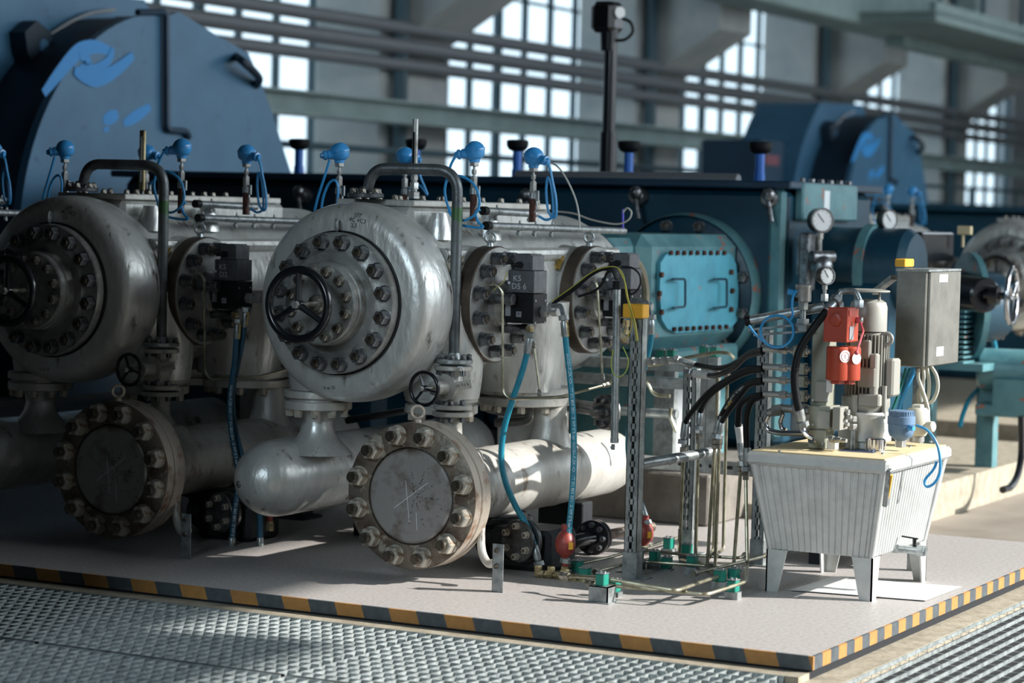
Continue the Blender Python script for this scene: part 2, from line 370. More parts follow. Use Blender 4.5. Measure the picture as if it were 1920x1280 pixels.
# the long window wall: bays every 6.65 m
BAY, W0, WW = 6.6, 18.6, 4.4
g = G(); ybays = [W0 + BAY*k for k in range(-1, 5)]; z0, z1 = 1.0, 8.2
g.box((XW-.3, -12, FZ), (XW, 48, z0)); g.box((XW-.3, -12, z1), (XW, 48, 9.2)); yy = -12
for b in ybays:
    if b < 48: g.box((XW-.3, yy, z0), (XW, b, z1)); yy = min(b+WW, 48)
if yy < 48: g.box((XW-.3, yy, z0), (XW, 48, z1))
st('wall_left', g, M['wallm'])
n = 0
for k in (-1, 0, 1, 2, 3):
    b = W0 + BAY*k; n += 1; g = G(); nx = 6
    for i in range(nx+1):
        w = .12 if i in (0, 2, nx) else .045; y = b + WW*i/nx; g.box((XW-.16, max(b, y-w/2), z0), (XW-.08, min(b+WW, y+w/2), z1))
    for i in range(int((z1-z0)/.8)+1):
        z = z0 + .8*i; w = .09 if i % 3 == 0 else .035; g.box((XW-.165, b, z-w/2), (XW-.085, b+WW, z+w/2))
    fr = ob('window_%d' % n, g, M['wmul'], kind='structure')
    g = G(); g.box((XW-.13, b, z0), (XW-.122, b+WW, z1)); ob('window_glass', g, M['glass'], fr)
# concrete columns with crane corbels, dark downpipe beside each
for k in range(-1, 4):
    y = 15.5 + BAY*k
    g = G(); g.box((XW+.02, y, FZ), (XW+.9, y+1.5, 9.2), .03)
    g.poly([(XW+.9, y+.35, 3.3), (XW+.9, y+.35, 6.4), (XW+1.95, y+.35, 6.4), (XW+1.95, y+.35, 3.95)], (0, 1.1, 0)); st('column', g, M['colm'])
    g = G(); g.tube([(XW+1.03, y+.2, FZ), (XW+1.03, y+.2, 9.15)], .085, 10)
    ob('downpipe', g, M['wmul'], label='dark vertical pipe running down the %s concrete column' % ('first second third fourth fifth'.split()[k+1]), cat='pipe', group='vertical pipes on the columns')
# crane runway girder on the corbels
g = G(); g.box((XW+1.3, 12, 6.4), (XW+1.75, 47, 7.2), .02); g.box((XW+1.1, 12, 6.4), (XW+1.95, 47, 6.46)); g.box((XW+1.1, 12, 7.14), (XW+1.95, 47, 7.2))
st('beam', g, M['beam'])
# bridge crane over the far end: two girders across the hall with end truck
g = G(); g.box((-9.7, 20.5, 4.2), (-9.0, 28.3, 5.0), .03); g.box((-9.4, 25.0, 4.22), (-7.9, 40, 4.34)); g.box((-8.0, 25.0, 4.34), (-7.9, 40, 4.5)); g.box((-9.4, 27.2, 4.05), (-9.1, 36, 4.22)); g.box((-9.2, 30, 4.28), (-8.9, 30.3, 9.15)); g.box((-9.3, 22, 4.6), (-9.0, 22.3, 9.15))
cr = thing('bridge_crane', 'grey-green overhead crane girders and walkway hanging above the far machine', 'crane', (-9, 26.5, 4.3))
ob('girder', g, M['beam'], cr)
g = G(); g.box((-9.0, 24.9, 4.34), (-7.9, 40, 4.36)); ob('walkway', g, M['beam'], cr)
g = G()
for i in range(7): g.box((-7.98, 25.3+i*2, 4.5), (-7.93, 25.36+i*2, 5.3))
g.box((-7.98, 25.0, 5.26), (-7.93, 40, 5.31)); ob('railing', g, M['wmul'], cr)
# steel spandrel beam and pipe runs along the window wall
g = G(); g.box((XW+1.35, 6, 2.36), (XW+1.5, 47, 2.60)); g.box((XW+1.25, 6, 2.57), (XW+1.65, 47, 2.60)); g.box((XW+1.25, 6, 2.36), (XW+1.65, 47, 2.39)); g.box((XW+.9, 15.9, 2.4), (XW+1.35, 16.3, 2.56)); g.box((XW+.9, 22.5, 2.4), (XW+1.35, 22.9, 2.56)); g.box((XW+.9, 29.1, 2.4), (XW+1.35, 29.5, 2.56)); st('beam_lower', g, M['beam'])
for i, (pz, r) in enumerate(((P(615, 30, x=-10.9).z, .075), (P(615, 68, x=-10.9).z, .085), (P(615, 104, x=-10.9).z, .07))):
    g = G(); g.tube([(-10.9, 6, pz), (-10.9, 47, pz)], r, 12)
    for k in range(5): g.tube([(-10.9, 16.2+BAY*(k-1), pz), (-11.2, 16.2+BAY*(k-1), pz)], .03, 6)
    ob('wall_pipe', g, M['pipeg'], label='%s of three long grey pipes crossing in front of the tall windows' % ('topmost', 'middle', 'lowest')[i], cat='pipe', group='pipes along the window wall')
for y in (17.15, 23.8, 30.45, 37.1):
    pass
# handrail below the beam
g = G(); g.tube([(-10.2, 8, 2.05), (-10.2, 47, 2.05)], .035, 8); g.tube([(-10.2, 8, 1.75), (-10.2, 47, 1.75)], .03, 8)
for k in range(14): g.tube([(-10.2, 9+k*2.8, 1.2), (-10.2, 9+k*2.8, 2.05)], .03, 6)
ob('guard_rail', g, M['wmul'], label='dark two-bar guard rail in front of the lower window row', cat='railing')

# dark blocks added out of frame to keep light off the left side
g = G(); g.box((-9.5, -2.95, FZ), (-2.36, -1.66, 3.1), .05); st('shade_block_front', g, M['blockm'])
g = G(); g.box((-11, -2.95, 3.1), (-3.1, 3.6, 3.25)); st('shade_block_top', g, M['blockm'])  # added unseen slab, shades the row from above
# ============================================================ compressor cylinders
CX, CZ = -2.345, 1.067
nut_mesh = {}
def nut_obj(kind, ax, parent, pos, af, h, stl, m, sm, rot=0):
    key = (kind, tuple(ax))
    if key not in nut_mesh:
        g = G(); a = V(ax).normalized()
        g.lathe([(0, af*.62), (.004, af*.62)], (0, 0, 0), a, 20)
        g.hexn(a*.004, a, af, h); nf = len(g.f); g.cyl(a*h*.9, a*(h+stl), af*.33, seg=14, bev=.002)
        me = bpy.data.meshes.new('nut'); me.from_pydata(g.v, [], g.f); me.materials.append(M[m]); me.materials.append(M[sm]); [setattr(p, 'material_index', 1) for p in me.polygons if p.index >= nf]; finish(me)
        nut_mesh[key] = me
    o = bpy.data.objects.new('nut', nut_mesh[key]); COL.objects.link(o); o.location = pos; hang(o, parent)
    return o
def ring(c, ax, R, n, off):
    ax, u, w = frame(ax)
    return [V(c) + (u*math.sin(math.radians(off+360*i/n)) + w*math.cos(math.radians(off+360*i/n)))*R for i in range(n)]
def eyebolt(parent, base, r=.02, ax=(0, 1, 0), m='steel', up=(0, 0, 1)):
    g = G(); up = V(up); b = V(base)
    g.cyl(b - up*.004, b + up*.012, r*.75, r*.6); g.torus(b + up*(r*1.3+.008), ax, r, r*.28, 24, 8); return ob('eye_bolt', g, M[m], parent)
def wheel(parent, c, ax, R, r, m='black', spokes=3, hub=.022, dish=.0, rot=90, name='hand_wheel', hubm=None):
    ax_, u, w = frame(ax); c = V(c); g = G(); g.torus(c, ax, R, r, 48, 12)
    for k in range(spokes):
        a = math.radians(rot + 360*k/spokes); d = u*math.cos(a) + w*math.sin(a)
        g.tube([c + ax_*dish + d*hub*.5, c + d*(R*.6) + ax_*dish*.5, c + d*R], [r*.85, r*.7, r*.75], 8)
    g.cyl(c + ax_*(dish-.012), c + ax_*(dish+.014), hub, hub*.9, bev=.003)
    o = ob(name, g, M[m], parent)
    g = G(); g.hexn(c + ax_*(dish+.012), ax_, hub*1.3, .02); ob('hub_nut', g, M['plate'], o); return o

cyl = thing('compressor_cylinder', 'large silver compressor cylinder nearest the oil tank, spoked hand wheel on its round head', 'compressor cylinder', (CX, 1.2, CZ), 'silver compressor cylinders')
g = G()
g.lathe([(.745, .0), (.745, .335), (.752, .362), (.765, .383), (.785, .396), (.82, .404), (.88, .407), (.93, .405), (.97, .398), (1.00, .386), (1.03, .378), (1.10, .376), (2.62, .372), (2.72, .35), (2.72, 0)], (CX, 0, CZ), (0, 1, 0), 96)
for vy in (1.25, 2.17):
    for sx in (1, -1):
        g.lathe([(0, .25), (.26, .245), (.34, .235), (.40, .232)] if sx > 0 else [(0, .25), (.40, .24)], (CX, vy, CZ), (sx, 0, 0), 48)
# upper chest, lower chest, valve pads
g.box((CX-.17, .98, CZ), (CX+.19, 2.25, CZ+.395), .02)
g.lathe([(0, .235), (.18, .225), (.37, .20), (.392, .19)], (CX+.0, 1.78, CZ), (0, 0, -1), 40)
g.lathe([(0, .22), (.3, .205), (.385, .19)], (CX+.30, 1.72, CZ), (0, 0, -1), 40)
g.lathe([(0, .18), (.3, .165), (.385, .155)], (CX+.27, 1.12, CZ), (0, 0, -1), 40)
g.lathe([(0, .15), (.30, .125), (.37, .115)], (CX-.21, .93, CZ), (0, 0, -1), 40)
g.box((CX-.16, 2.40, -.0-.0), (CX+.16, 2.52, CZ-.3), .01)
# ribs of the side bosses and sensor bosses
for sx, yy in ((.25, 1.1), (.25, 1.52)):
    g.lathe([(0, .06), (.06, .05), (.11, .035)], (CX+sx, yy, CZ+.26), (0, 0, 1), 20)
g.tube([(CX+.33, .99, CZ+.20), (CX+.33, 2.6, CZ+.20)], .03, 10)
barrel = ob('barrel', g, M['silver'], cyl)
g = G(); g.lathe([(.73, .291), (.746, .291)], (CX, 0, CZ), (0, 1, 0), 72); ob('gasket', g, M['blk'], cyl)
head = G(); head.lathe([(.678, .15), (.678, .205), (.690, .222), (.694, .278), (.700, .284), (.730, .284)], (CX, 0, CZ), (0, 1, 0), 96); hd = ob('head_flange', head, M['plate'], cyl)
for p in ring((CX, .694, CZ), (0, -1, 0), .247, 16, 11.25): nut_obj('big', (0, -1, 0), hd, p, .052, .040, .014, 'nut', 'stud')
g = G(); g.lathe([(.598, .0), (.598, .158), (.603, .165), (.625, .165), (.627, .160), (.635, .160), (.640, .168), (.680, .170)], (CX, 0, CZ), (0, 1, 0), 72); cvp = ob('cover', g, M['plate'], cyl)
for p in ring((CX, .598, CZ), (0, -1, 0), .132, 12, 15): nut_obj('mid', (0, -1, 0), cvp, p, .036, .024, .010, 'nutl', 'stud')
g = G(); g.cyl((CX, .60, CZ), (CX, .57, CZ), .038, .036, bev=.004); g.cyl((CX, .57, CZ), (CX, .555, CZ), .028); g.cyl((CX, .555, CZ), (CX, .43, CZ), .011)
for p in ring((CX, .57, CZ), (0, -1, 0), .028, 4, 45): g.hexn(p, (0, -1, 0), .012, .008)
ob('spindle', g, M['nutl'], cyl)
wheel(cyl, (CX, .445, CZ), (0, -1, 0), .136, .017, rot=90, dish=.0)
g = G(); g.torus((CX+.0, .715, CZ+.312), (.9, .43, 0), .021, .007, 20, 8); ob('eye_bolt', g, M['steel'], cyl)
# bottom flanges
def flange(g, c, ax, r, t, bolts=0, br=None, af=.03, off=15, parent=None, m='nutl'):
    g.lathe([(0, r-.003), (.003, r), (t-.003, r), (t, r-.003)], c, ax, 56)
for nm, cx, cy, r in (('nozzle_flange', CX-.21, .93, .142), ('nozzle_flange', CX+.27, 1.12, .15), ('nozzle_flange', CX+.30, 1.78, .21), ('nozzle_flange', CX, 1.78, .25)):
    g = G(); flange(g, (cx, cy, CZ-.372), (0, 0, -1), r, .03); g.lathe([(0, r*.86), (.012, r*.86)], (cx, cy, CZ-.402), (0, 0, -1), 40)
    flange(g, (cx, cy, CZ-.414), (0, 0, -1), r, .035); fo = ob(nm, g, M['silverw'], cyl)
    for p in ring((cx, cy, CZ-.449), (0, 0, -1), r*.83, 10, 10):
        if p.y < cy + .02: nut_obj('bot', (0, 0, -1), fo, p, .032, .026, .008, 'nutw', 'stud')
# top plate with nuts
g = G(); g.box((CX-.17, .98, CZ+.394), (CX+.20, 2.2, CZ+.420), .004); tp = ob('top_plate', g, M['silverw'], cyl)
for yy in [1.10+.17*i for i in range(7)]:
    for xx in (CX-.14, CX+.17): nut_obj('top', (0, 0, 1), tp, V((xx, yy, CZ+.420)), .024, .014, .008, 'nutl', 'stud')
for xx in (CX-.06, CX+.08): nut_obj('top', (0, 0, 1), tp, V((xx, 1.03, CZ+.420)), .024, .014, .008, 'nutl', 'stud')
# valve covers facing sideways
for vi, vy in enumerate((1.25, 2.17)):
    X0 = CX+.385
    g = G(); g.lathe([(0, .236), (.002, .240), (.062, .240), (.066, .236)], (X0, vy, CZ), (1, 0, 0), 72)
    vc = ob('valve_cover', g, M['brown'], cyl)
    g = G(); g.lathe([(0, .2355), (.003, .234), (.003, .09), (.03, .085), (.05, .06), (.05, 0)], (X0+.066, vy, CZ), (1, 0, 0), 64); ob('cover_face', g, M['plate'], vc)
    for p in ring((X0+.069, vy, CZ), (1, 0, 0), .196, 12, 15): nut_obj('side', (1, 0, 0), vc, p, .05, .046, .012, 'nut', 'stud')
    g = G()
    for a in (200, 320, 75): 
        q = ring((X0+.069, vy, CZ), (1, 0, 0), .105, 1, a)[0]; g = G(); g.cyl(q, q+V((.10, 0, 0)), .020); g.hexn(q+V((.095, 0, 0)), (1, 0, 0), .044, .03); ob('long_stud', g, M['nut'], vc)
    g = G(); g.lathe([(0, .232), (.02, .232)], (X0-.02, vy, CZ), (1, 0, 0), 48); ob('gasket', g, M['blk'], vc)
    eyebolt(vc, (X0+.035, vy-.02, CZ+.240), .021, (.6, -.8, 0))
    g = G(); a0 = math.radians(48); c = V((X0-.03, vy, CZ)); q = c + V((0, -math.sin(a0), math.cos(a0)))*.2435
    up = V((0, -math.cos(a0), -math.sin(a0))); nn = V((0, -math.sin(a0), math.cos(a0)))
    g.obox(q, (.028, .075, .003), Matrix((V((1, 0, 0)), up, nn)).transposed()); tg = ob('name_tag', g, M['ytag'], vc)
    g = G(); g.lathe([(0, .232), (.05, .236), (.054, .225), (.054, 0)], (CX-.40, vy, CZ), (-1, 0, 0), 56); ob('blind_cover', g, M['brown'], cyl)
# crayon marks on the head of the barrel
def on_head(px, py): return P(px, py, y=.80)
def head_y(r):
    pr = [(.30, .745), (.335, .745), (.362, .752), (.383, .765), (.396, .785), (.404, .82)]
    for (r0, a), (r1, b) in zip(pr, pr[1:]):
        if r <= r1: return a + (b-a)*(r-r0)/(r1-r0)
    return .95
for txt, dx, dz, sz, ro in (('SET', .075, .352, .022, -.1), ('4C +C3', .078, .332, .024, -.12), ('2,2', .062, .312, .022, .0), ('9 w 10', -.04, -.345, .02, .1)):
    me = text_mesh(txt, sz)
    for v in me.vertices:
        x = v.co.x*math.cos(ro) - v.co.y*math.sin(ro) + dx; z = v.co.x*math.sin(ro) + v.co.y*math.cos(ro) + dz
        v.co = V((CX+x, head_y(math.hypot(x, z))-.002, CZ+z))
    me.materials.clear(); ob('marker_writing', me, M['ink'], cyl)
ROW = []          # (thing, label for the second cylinder, label for the third or None)
ROW.append((cyl, 'large silver compressor cylinder standing in shade, cropped hand wheel on its round head', None))
# --- dark bent pipe
pc = thing('balance_pipe', 'thick dark bent pipe arching over the sunlit cylinder down to the small gate valve', 'pipe', (-1.909, 1.0, .95), 'bent pipes over the cylinders')
x1 = V((-1.955, 1.0, .06)); ztop = CZ+.545-.06
g = G(); g.tube(fillet([x1+V((0, 0, .79)), x1+V((0, 0, ztop)), V((CX+.035, .93, ztop+.06)), V((CX+.0, .93, CZ+.43))], .10, 9), .0225, 18); ob('tube', g, M['gpipe2'], pc)
g = G(); g.tube([x1+V((0, 0, 1.40)), x1+V((0, 0, 1.26))], [.0229, .0229], 18); ob('green_paint_band', g, M['green'], pc)
g = G(); flange(g, (CX, .93, CZ+.425), (0, 0, 1), .075, .018); g.cyl((CX, .93, CZ+.44), (CX, .93, CZ+.47), .03, .024); pf = ob('landing_flange', g, M['gpipe'], pc)
for p in ring((CX, .93, CZ+.443), (0, 0, 1), .055, 6, 20): nut_obj('top', (0, 0, 1), pf, p, .028, .022, .010, 'nutl', 'stud')
g = G(); flange(g, x1+V((0, 0, .772)), (0, 0, 1), .078, .018); g.cyl(x1+V((0, 0, .79)), x1+V((0, 0, .815)), .034, .024); pf = ob('lower_flange', g, M['steel'], pc)
for p in ring(x1+V((0, 0, .79)), (0, 0, 1), .062, 8, 22): nut_obj('fl', (0, 0, 1), pf, p, .022, .016, .006, 'nut', 'stud')
ROW.append((pc, 'thick dark bent pipe arching over the shaded cylinder', None))
# --- gate valve with small wheel
gv = thing('gate_valve', 'small silver gate valve with black three-spoke wheel and paper tag, above the sunlit manifold', 'valve', x1+V((0, 0, .5)), 'gate valves')
g = G(); flange(g, x1+V((0, 0, .745)), (0, 0, 1), .078, .018); g.lathe([(.745, .05), (.72, .036), (.70, .040), (.67, .052), (.63, .038), (.605, .045)], x1, (0, 0, 1), 28); flange(g, x1+V((0, 0, .586)), (0, 0, 1), .078, .02)
g.lathe([(0, .045), (.05, .042), (.05, .055), (.066, .055), (.066, .03), (.11, .022), (.11, .03), (.135, .03)], x1+V((0, 0, .678)), (-.08, -1, 0), 28); vb = ob('valve_body', g, M['silverw'], gv)
g = G(); flange(g, x1+V((0, 0, .558)), (0, 0, 1), .082, .02); g.lathe([(.558, .045), (.53, .040), (.48, .042), (.45, .06), (.41, .09)], x1, (0, 0, 1), 32); ob('lower_neck', g, M['silverw'], gv)
for z, s_ in ((.745, -1), (.606, 1), (.558, -1)):
    for p in ring(x1+V((0, 0, z)), (0, 0, s_), .062, 8, 22):
        if p.y < 1.02: nut_obj('fl%d' % s_, (0, 0, s_), vb, p, .022, .016, .006, 'nut', 'stud')
wd = V((-.08, -1, 0)).normalized(); wc = x1+V((0, 0, .680))+wd*.205
g = G(); g.cyl(x1+V((0, 0, .68))+wd*.10, wc, .009); ob('valve_stem', g, M['nutl'], gv)
wheel(gv, wc, (-.08, -1, 0), .066, .0075, rot=70, hub=.014)
g = G(); g.obox(x1+V((.075, -.06, .69)), (.085, .0015, .036), Matrix.Rotation(math.radians(-12), 3, 'Y')); tg = ob('paper_tag', g, M['tagw'], gv)
letters('OD 7 3 %', x1+V((.075, -.062, .69)), (1, 0, .2), (-.2, 0, 1), .016, M['ink'], tg, 'handwriting')
g = G()
for s_ in (0, .012): g.tube(smooth_path([x1+V((.04+s_, -.06, .71)), x1+V((.05+s_, -.065, .75)), x1+V((.062+s_, -.06, .765)), x1+V((.07+s_, -.06, .735)), x1+V((.068+s_, -.06, .71))]), .0012, 5)
ob('tag_wire', g, M['steel'], gv)
ROW.append((gv, 'small gate valve with black wheel in the shade above the dark round flange', None))
# --- flanged manifold
FX, FZ2, FR = -1.909, .333, .287
fm = thing('flanged_manifold', 'sunlit silver manifold pipe closed by a big bolted rusty blind flange facing out', 'manifold', (FX, .6, 0), 'flanged manifolds under the cylinders')
g = G(); g.lathe([(.70, .15), (.72, .20), (.74, .165), (.80, .148), (1.25, .146), (1.26, .149), (1.28, .147), (1.75, .147), (1.76, .150), (1.78, .147), (2.30, .146), (2.38, .135), (2.43, .10), (2.45, .0)], (FX, 0, FZ2), (0, 1, 0), 64)
g.lathe([(.10, .105), (.15, .088), (.20, .074), (.32, .070)], (FX, 1.78, FZ2), (0, 0, 1), 32); g.lathe([(.10, .10), (.145, .08), (.16, .06)], (FX, 1.0, FZ2), (0, 0, 1), 32)
g.lathe([(.10, .10), (.15, .075), (.17, .07)], (FX, 1.33, FZ2), (0, 0, -1), 28)
ob('manifold_pipe', g, M['silverw'], fm)
g = G(); g.lathe([(.615, 0), (.615, .19), (.600, .192), (.600, .28), (.604, .287), (.652, .287), (.656, .283)], (FX, 0, FZ2), (0, 1, 0), 96); bf = ob('blind_flange', g, M['rusty'], fm)
g = G(); g.lathe([(.606, .2875), (.652, .2878)], (FX, 0, FZ2), (0, 1, 0), 96, close=False); g.lathe([(.661, .2), (.661, .284), (.665, .288), (.725, .288), (.73, .28), (.73, .2)], (FX, 0, FZ2), (0, 1, 0), 96); ob('weld_neck_flange', g, M['rim'], fm)
g = G(); g.lathe([(.594, 0), (.594, .176), (.600, .184), (.61, .187)], (FX, 0, FZ2), (0, 1, 0), 72); dk = ob('centre_disc', g, M['disc'], bf)
g = G()
for a, b in (((-.07, -.05), (.08, .06)), ((-.02, .06), (.0, -.10)), ((.03, -.06), (.035, -.13))):
    g.bar((FX+a[0], .5935, FZ2+a[1]), (FX+b[0], .5935, FZ2+b[1]), .0018, .0006, up=(0, 1, 0))
ob('scratch_mark', g, M['wtext'], dk)
g = G(); random.seed(3)
for i in range(150):
    k = random.randrange(7); a = math.radians(-100 + 33*k + random.uniform(-3, 3)); r = abs(random.gauss(.05, .05)) + .01
    if r > .165: continue
    g.lathe([(0, random.uniform(.0008, .0026)), (.0005, .0008)], (FX+.02+math.cos(a)*r*.9, .5937, FZ2+math.sin(a)*r*.9), (0, -1, 0), 6)
ob('ink_spatter', g, M['ink'], dk, kind='stuff')
for p in ring((FX, .600, FZ2), (0, -1, 0), .243, 12, 15): nut_obj('huge', (0, -1, 0), bf, p, .066, .038, .028, 'nutw', 'rusty' if 0 else 'stud')
eyebolt(fm, (FX, .64, FZ2+.287), .024, (.5, -.87, 0), 'rim')
g = G(); g.box((FX-.11, 1.9, 0), (FX+.11, 2.0, .19), .005); g.box((FX-.14, 1.87, 0), (FX+.14, 2.03, .015)); ob('pipe_saddle', g, M['iron'], fm)
ROW.append((fm, 'dark shaded manifold closed by a big bolted blind flange with a scratched disc', None))
# --- domed manifold
DX, DZ = -2.665, .333
dm = thing('domed_manifold', 'silver manifold pipe with rounded dome end, beside the sunlit bolted flange', 'manifold', (DX, .8, 0), 'domed manifolds under the cylinders')
g = G(); R = .158
g.lathe([(.60+.19-.19*math.cos(math.radians(a)), R*math.sin(math.radians(a))) for a in range(0, 91, 6)] + [(.86, R+.001), (.87, R), (2.4, R), (2.5, .1), (2.52, 0)], (DX, 0, DZ), (0, 1, 0), 64)
nx = CX-.21
g.lathe([(0, .15), (.03, .12), (.06, .09), (.09, .072), (.12, .064), (.30, .062), (.31, .066), (.33, .066)], (nx, .93, DZ+.10), (0, 0, 1), 32); g.lathe([(0, .075), (.05, .064)], (nx, .93, CZ-.45), (0, 0, -1), 28)
ob('vessel', g, M['silver'], dm)
g = G(); g.lathe([(0, .014), (.006, .014), (.006, .009), (.002, .008)], (DX-.06, .620, DZ-.015), (-.3, -1, 0), 20); g.obox((DX-.061, .614, DZ-.015), (.022, .003, .003)); ob('plug', g, M['dplate'], dm)
g = G(); g.box((DX-.12, 1.6, 0), (DX+.12, 1.72, .18), .005); ob('pipe_saddle', g, M['iron'], dm)
ROW.append((dm, 'shaded manifold pipe with dome end cut off by the picture edge', None))
# --- floor valve under the manifold: black body with steel side flange, and curved drain with bracket
lv = thing('floor_valve', 'black cast valve under the sunlit manifold with a round steel flange on its side', 'valve', (-1.70, 1.22, 0), 'floor valves')
fx, fy, fz = -1.66, 1.05, .13
g = G(); g.lathe([(0, .05), (.04, .09), (.14, .10), (.18, .12), (.20, .12)], (FX, 1.33, .0), (0, 0, 1), 32); g.cyl((FX, 1.33, .16), (FX, 1.33, .185), .14, seg=40); g.lathe([(0, .07), (.28, .07)], (FX, 1.25, .10), (1, -.6, 0), 24); g.box((-1.83, 1.1, .0), (-1.55, 1.35, .17), .02); vb = ob('valve_body', g, M['iron'], lv)
g = G(); flange(g, (fx, fy, fz), (-.25, -.97, 0), .085, .016); flange(g, V((fx, fy, fz))+V((.25, .97, 0))*.022, (.25, .97, 0), .088, .018); ff = ob('side_flange', g, M['dplate'], lv)
for p in ring((fx, fy, fz), (-.25, -.97, 0), .062, 6, 0): nut_obj('lv', (-.25, -.97, 0), ff, p+V((-.25, -.97, 0))*.016, .024, .018, .006, 'nutw', 'stud')
ROW.append((lv, 'black cast valve in deep shade below the dark manifold', None))
dp = thing('drain_pipe', 'curved silver drain pipe dropping beside the rusty flange to the floor bracket', 'pipe', P(912, 1060, y=.75), 'drain pipes')
g = G(); g.tube(smooth_path([P(904, 960, y=.74), P(902, 1000, y=.72), P(904, 1035, y=.70), P(916, 1056, y=.68), P(932, 1052, y=.66)]), .0165, 12); ob('tube', g, M['silverw'], dp)
b0 = P(931, 1110, z=0)
br = thing('floor_bracket', 'upright bent steel bracket with two bolts holding the curved drain pipe', 'bracket', b0, 'drain pipe brackets')
g = G(); g.box(b0+V((-.022, 0, 0)), b0+V((.026, .004, .185)), .0015); g.box(b0+V((-.022, 0, 0)), b0+V((-.018, .035, .17)), .0015); ob('plate', g, M['steel'], br)
for z in (.16, .10):
    g = G(); g.hexn(b0+V((-.002, 0, z)), (0, -1, 0), .018, .010); g.cyl(b0+V((-.002, -.008, z)), b0+V((-.002, -.016, z)), .005); ob('bolt', g, M['stud'], br)
ROW += [(dp, 'curved drain pipe hidden in the shade beside the dark flange', None), (br, 'bent bracket on the floor in deep shade', None)]
# --- valve actuators
def actuator(vy, label, t1, t2):
    o = V((-1.762, vy-.005, 0)); a = thing('valve_actuator', label, 'actuator', o+V((0, 0, 1.07)), 'boxed valve actuators')
    g = G(); g.box((o.x-.055, vy-.06, 1.120), (o.x+.065, vy+.055, 1.212), .003); up = ob('solenoid_housing', g, M['box1'], a)
    g = G(); g.box((o.x-.030, vy-.055, 1.2125), (o.x+.045, vy+.045, 1.280), .003); g.box((o.x-.005, vy-.056, 1.2125), (o.x+.055, vy+.047, 1.274), .002); ob('connector_cap', g, M['box1'], a)
    g = G(); g.box((o.x-.066, vy-.062, .997), (o.x+.066, vy+.058, 1.118), .002); g.cyl((o.x-.12, vy, 1.045), (o.x-.06, vy, 1.045), .045, seg=24); lw = ob('valve_block', g, M['blk'], a)
    letters(t1, (o.x-.012, vy-.0606, 1.178), (1, 0, 0), (0, 0, 1), .034, M['chalk'], up, 'chalk_writing')
    letters(t2, (o.x-.003, vy-.0606, 1.146), (1, 0, 0), (0, 0, 1), .034, M['chalk'], up, 'chalk_writing')
    g = G(); g.box((o.x-.062, vy-.0630, 1.025), (o.x-.038, vy-.0618, 1.082)); ob('rating_label', g, M['box2'], lw)
    g = G(); g.box((o.x-.012, vy-.0630, 1.022), (o.x+.012, vy-.0618, 1.045)); pl = ob('port_label', g, M['box2'], lw); letters('P', (o.x, vy-.0634, 1.0335), (1, 0, 0), (0, 0, 1), .018, M['ink'], pl)
    g = G()
    for z in (1.0, 1.09):
        for yy in (-.045, .04): g.cyl((o.x+.0655, vy+yy, z), (o.x+.0685, vy+yy, z), .005, seg=10)
    ob('cap_screw', g, M['steel'], lw)
    g = G(); g.cyl((o.x-.048, vy-.061, 1.16), (o.x-.048, vy-.064, 1.16), .006); ob('indicator', g, M['wtext'], up)
    g = G(); g.cyl((o.x+.0, vy-.03, 1.235), (o.x+.0, vy-.075, 1.235), .013); g.cyl((o.x, vy-.07, 1.235), (o.x-.03, vy-.085, 1.232), .008); ob('cable_gland', g, M['rubber'], a)
    g = G(); g.hexn((o.x+.066, vy+.02, 1.045), (1, 0, 0), .042, .03); g.cyl((o.x+.09, vy+.02, 1.045), (o.x+.115, vy+.02, 1.045), .013); g.hexn((o.x+.112, vy+.02, 1.045), (1, 0, 0), .034, .025); ob('hydraulic_port', g, M['plate'], a)
    g = G(); g.hexn((o.x+.03, vy-.02, .985), (0, 0, -1), .03, .03); g.cyl((o.x+.03, vy-.02, .96), (o.x+.03, vy-.02, .93), .010); g.hexn((o.x+.03, vy-.02, .94), (0, 0, -1), .026, .02); ob('lower_port', g, M['brass'], a)
    return a
A1 = actuator(1.25, 'grey and black valve actuator box chalked K5 D5 6 on the sunlit cylinder', 'K5', 'D5 6')
A2 = actuator(2.17, 'grey valve actuator box on the second side cover, behind the looped black cables', 'K5', 'D6')
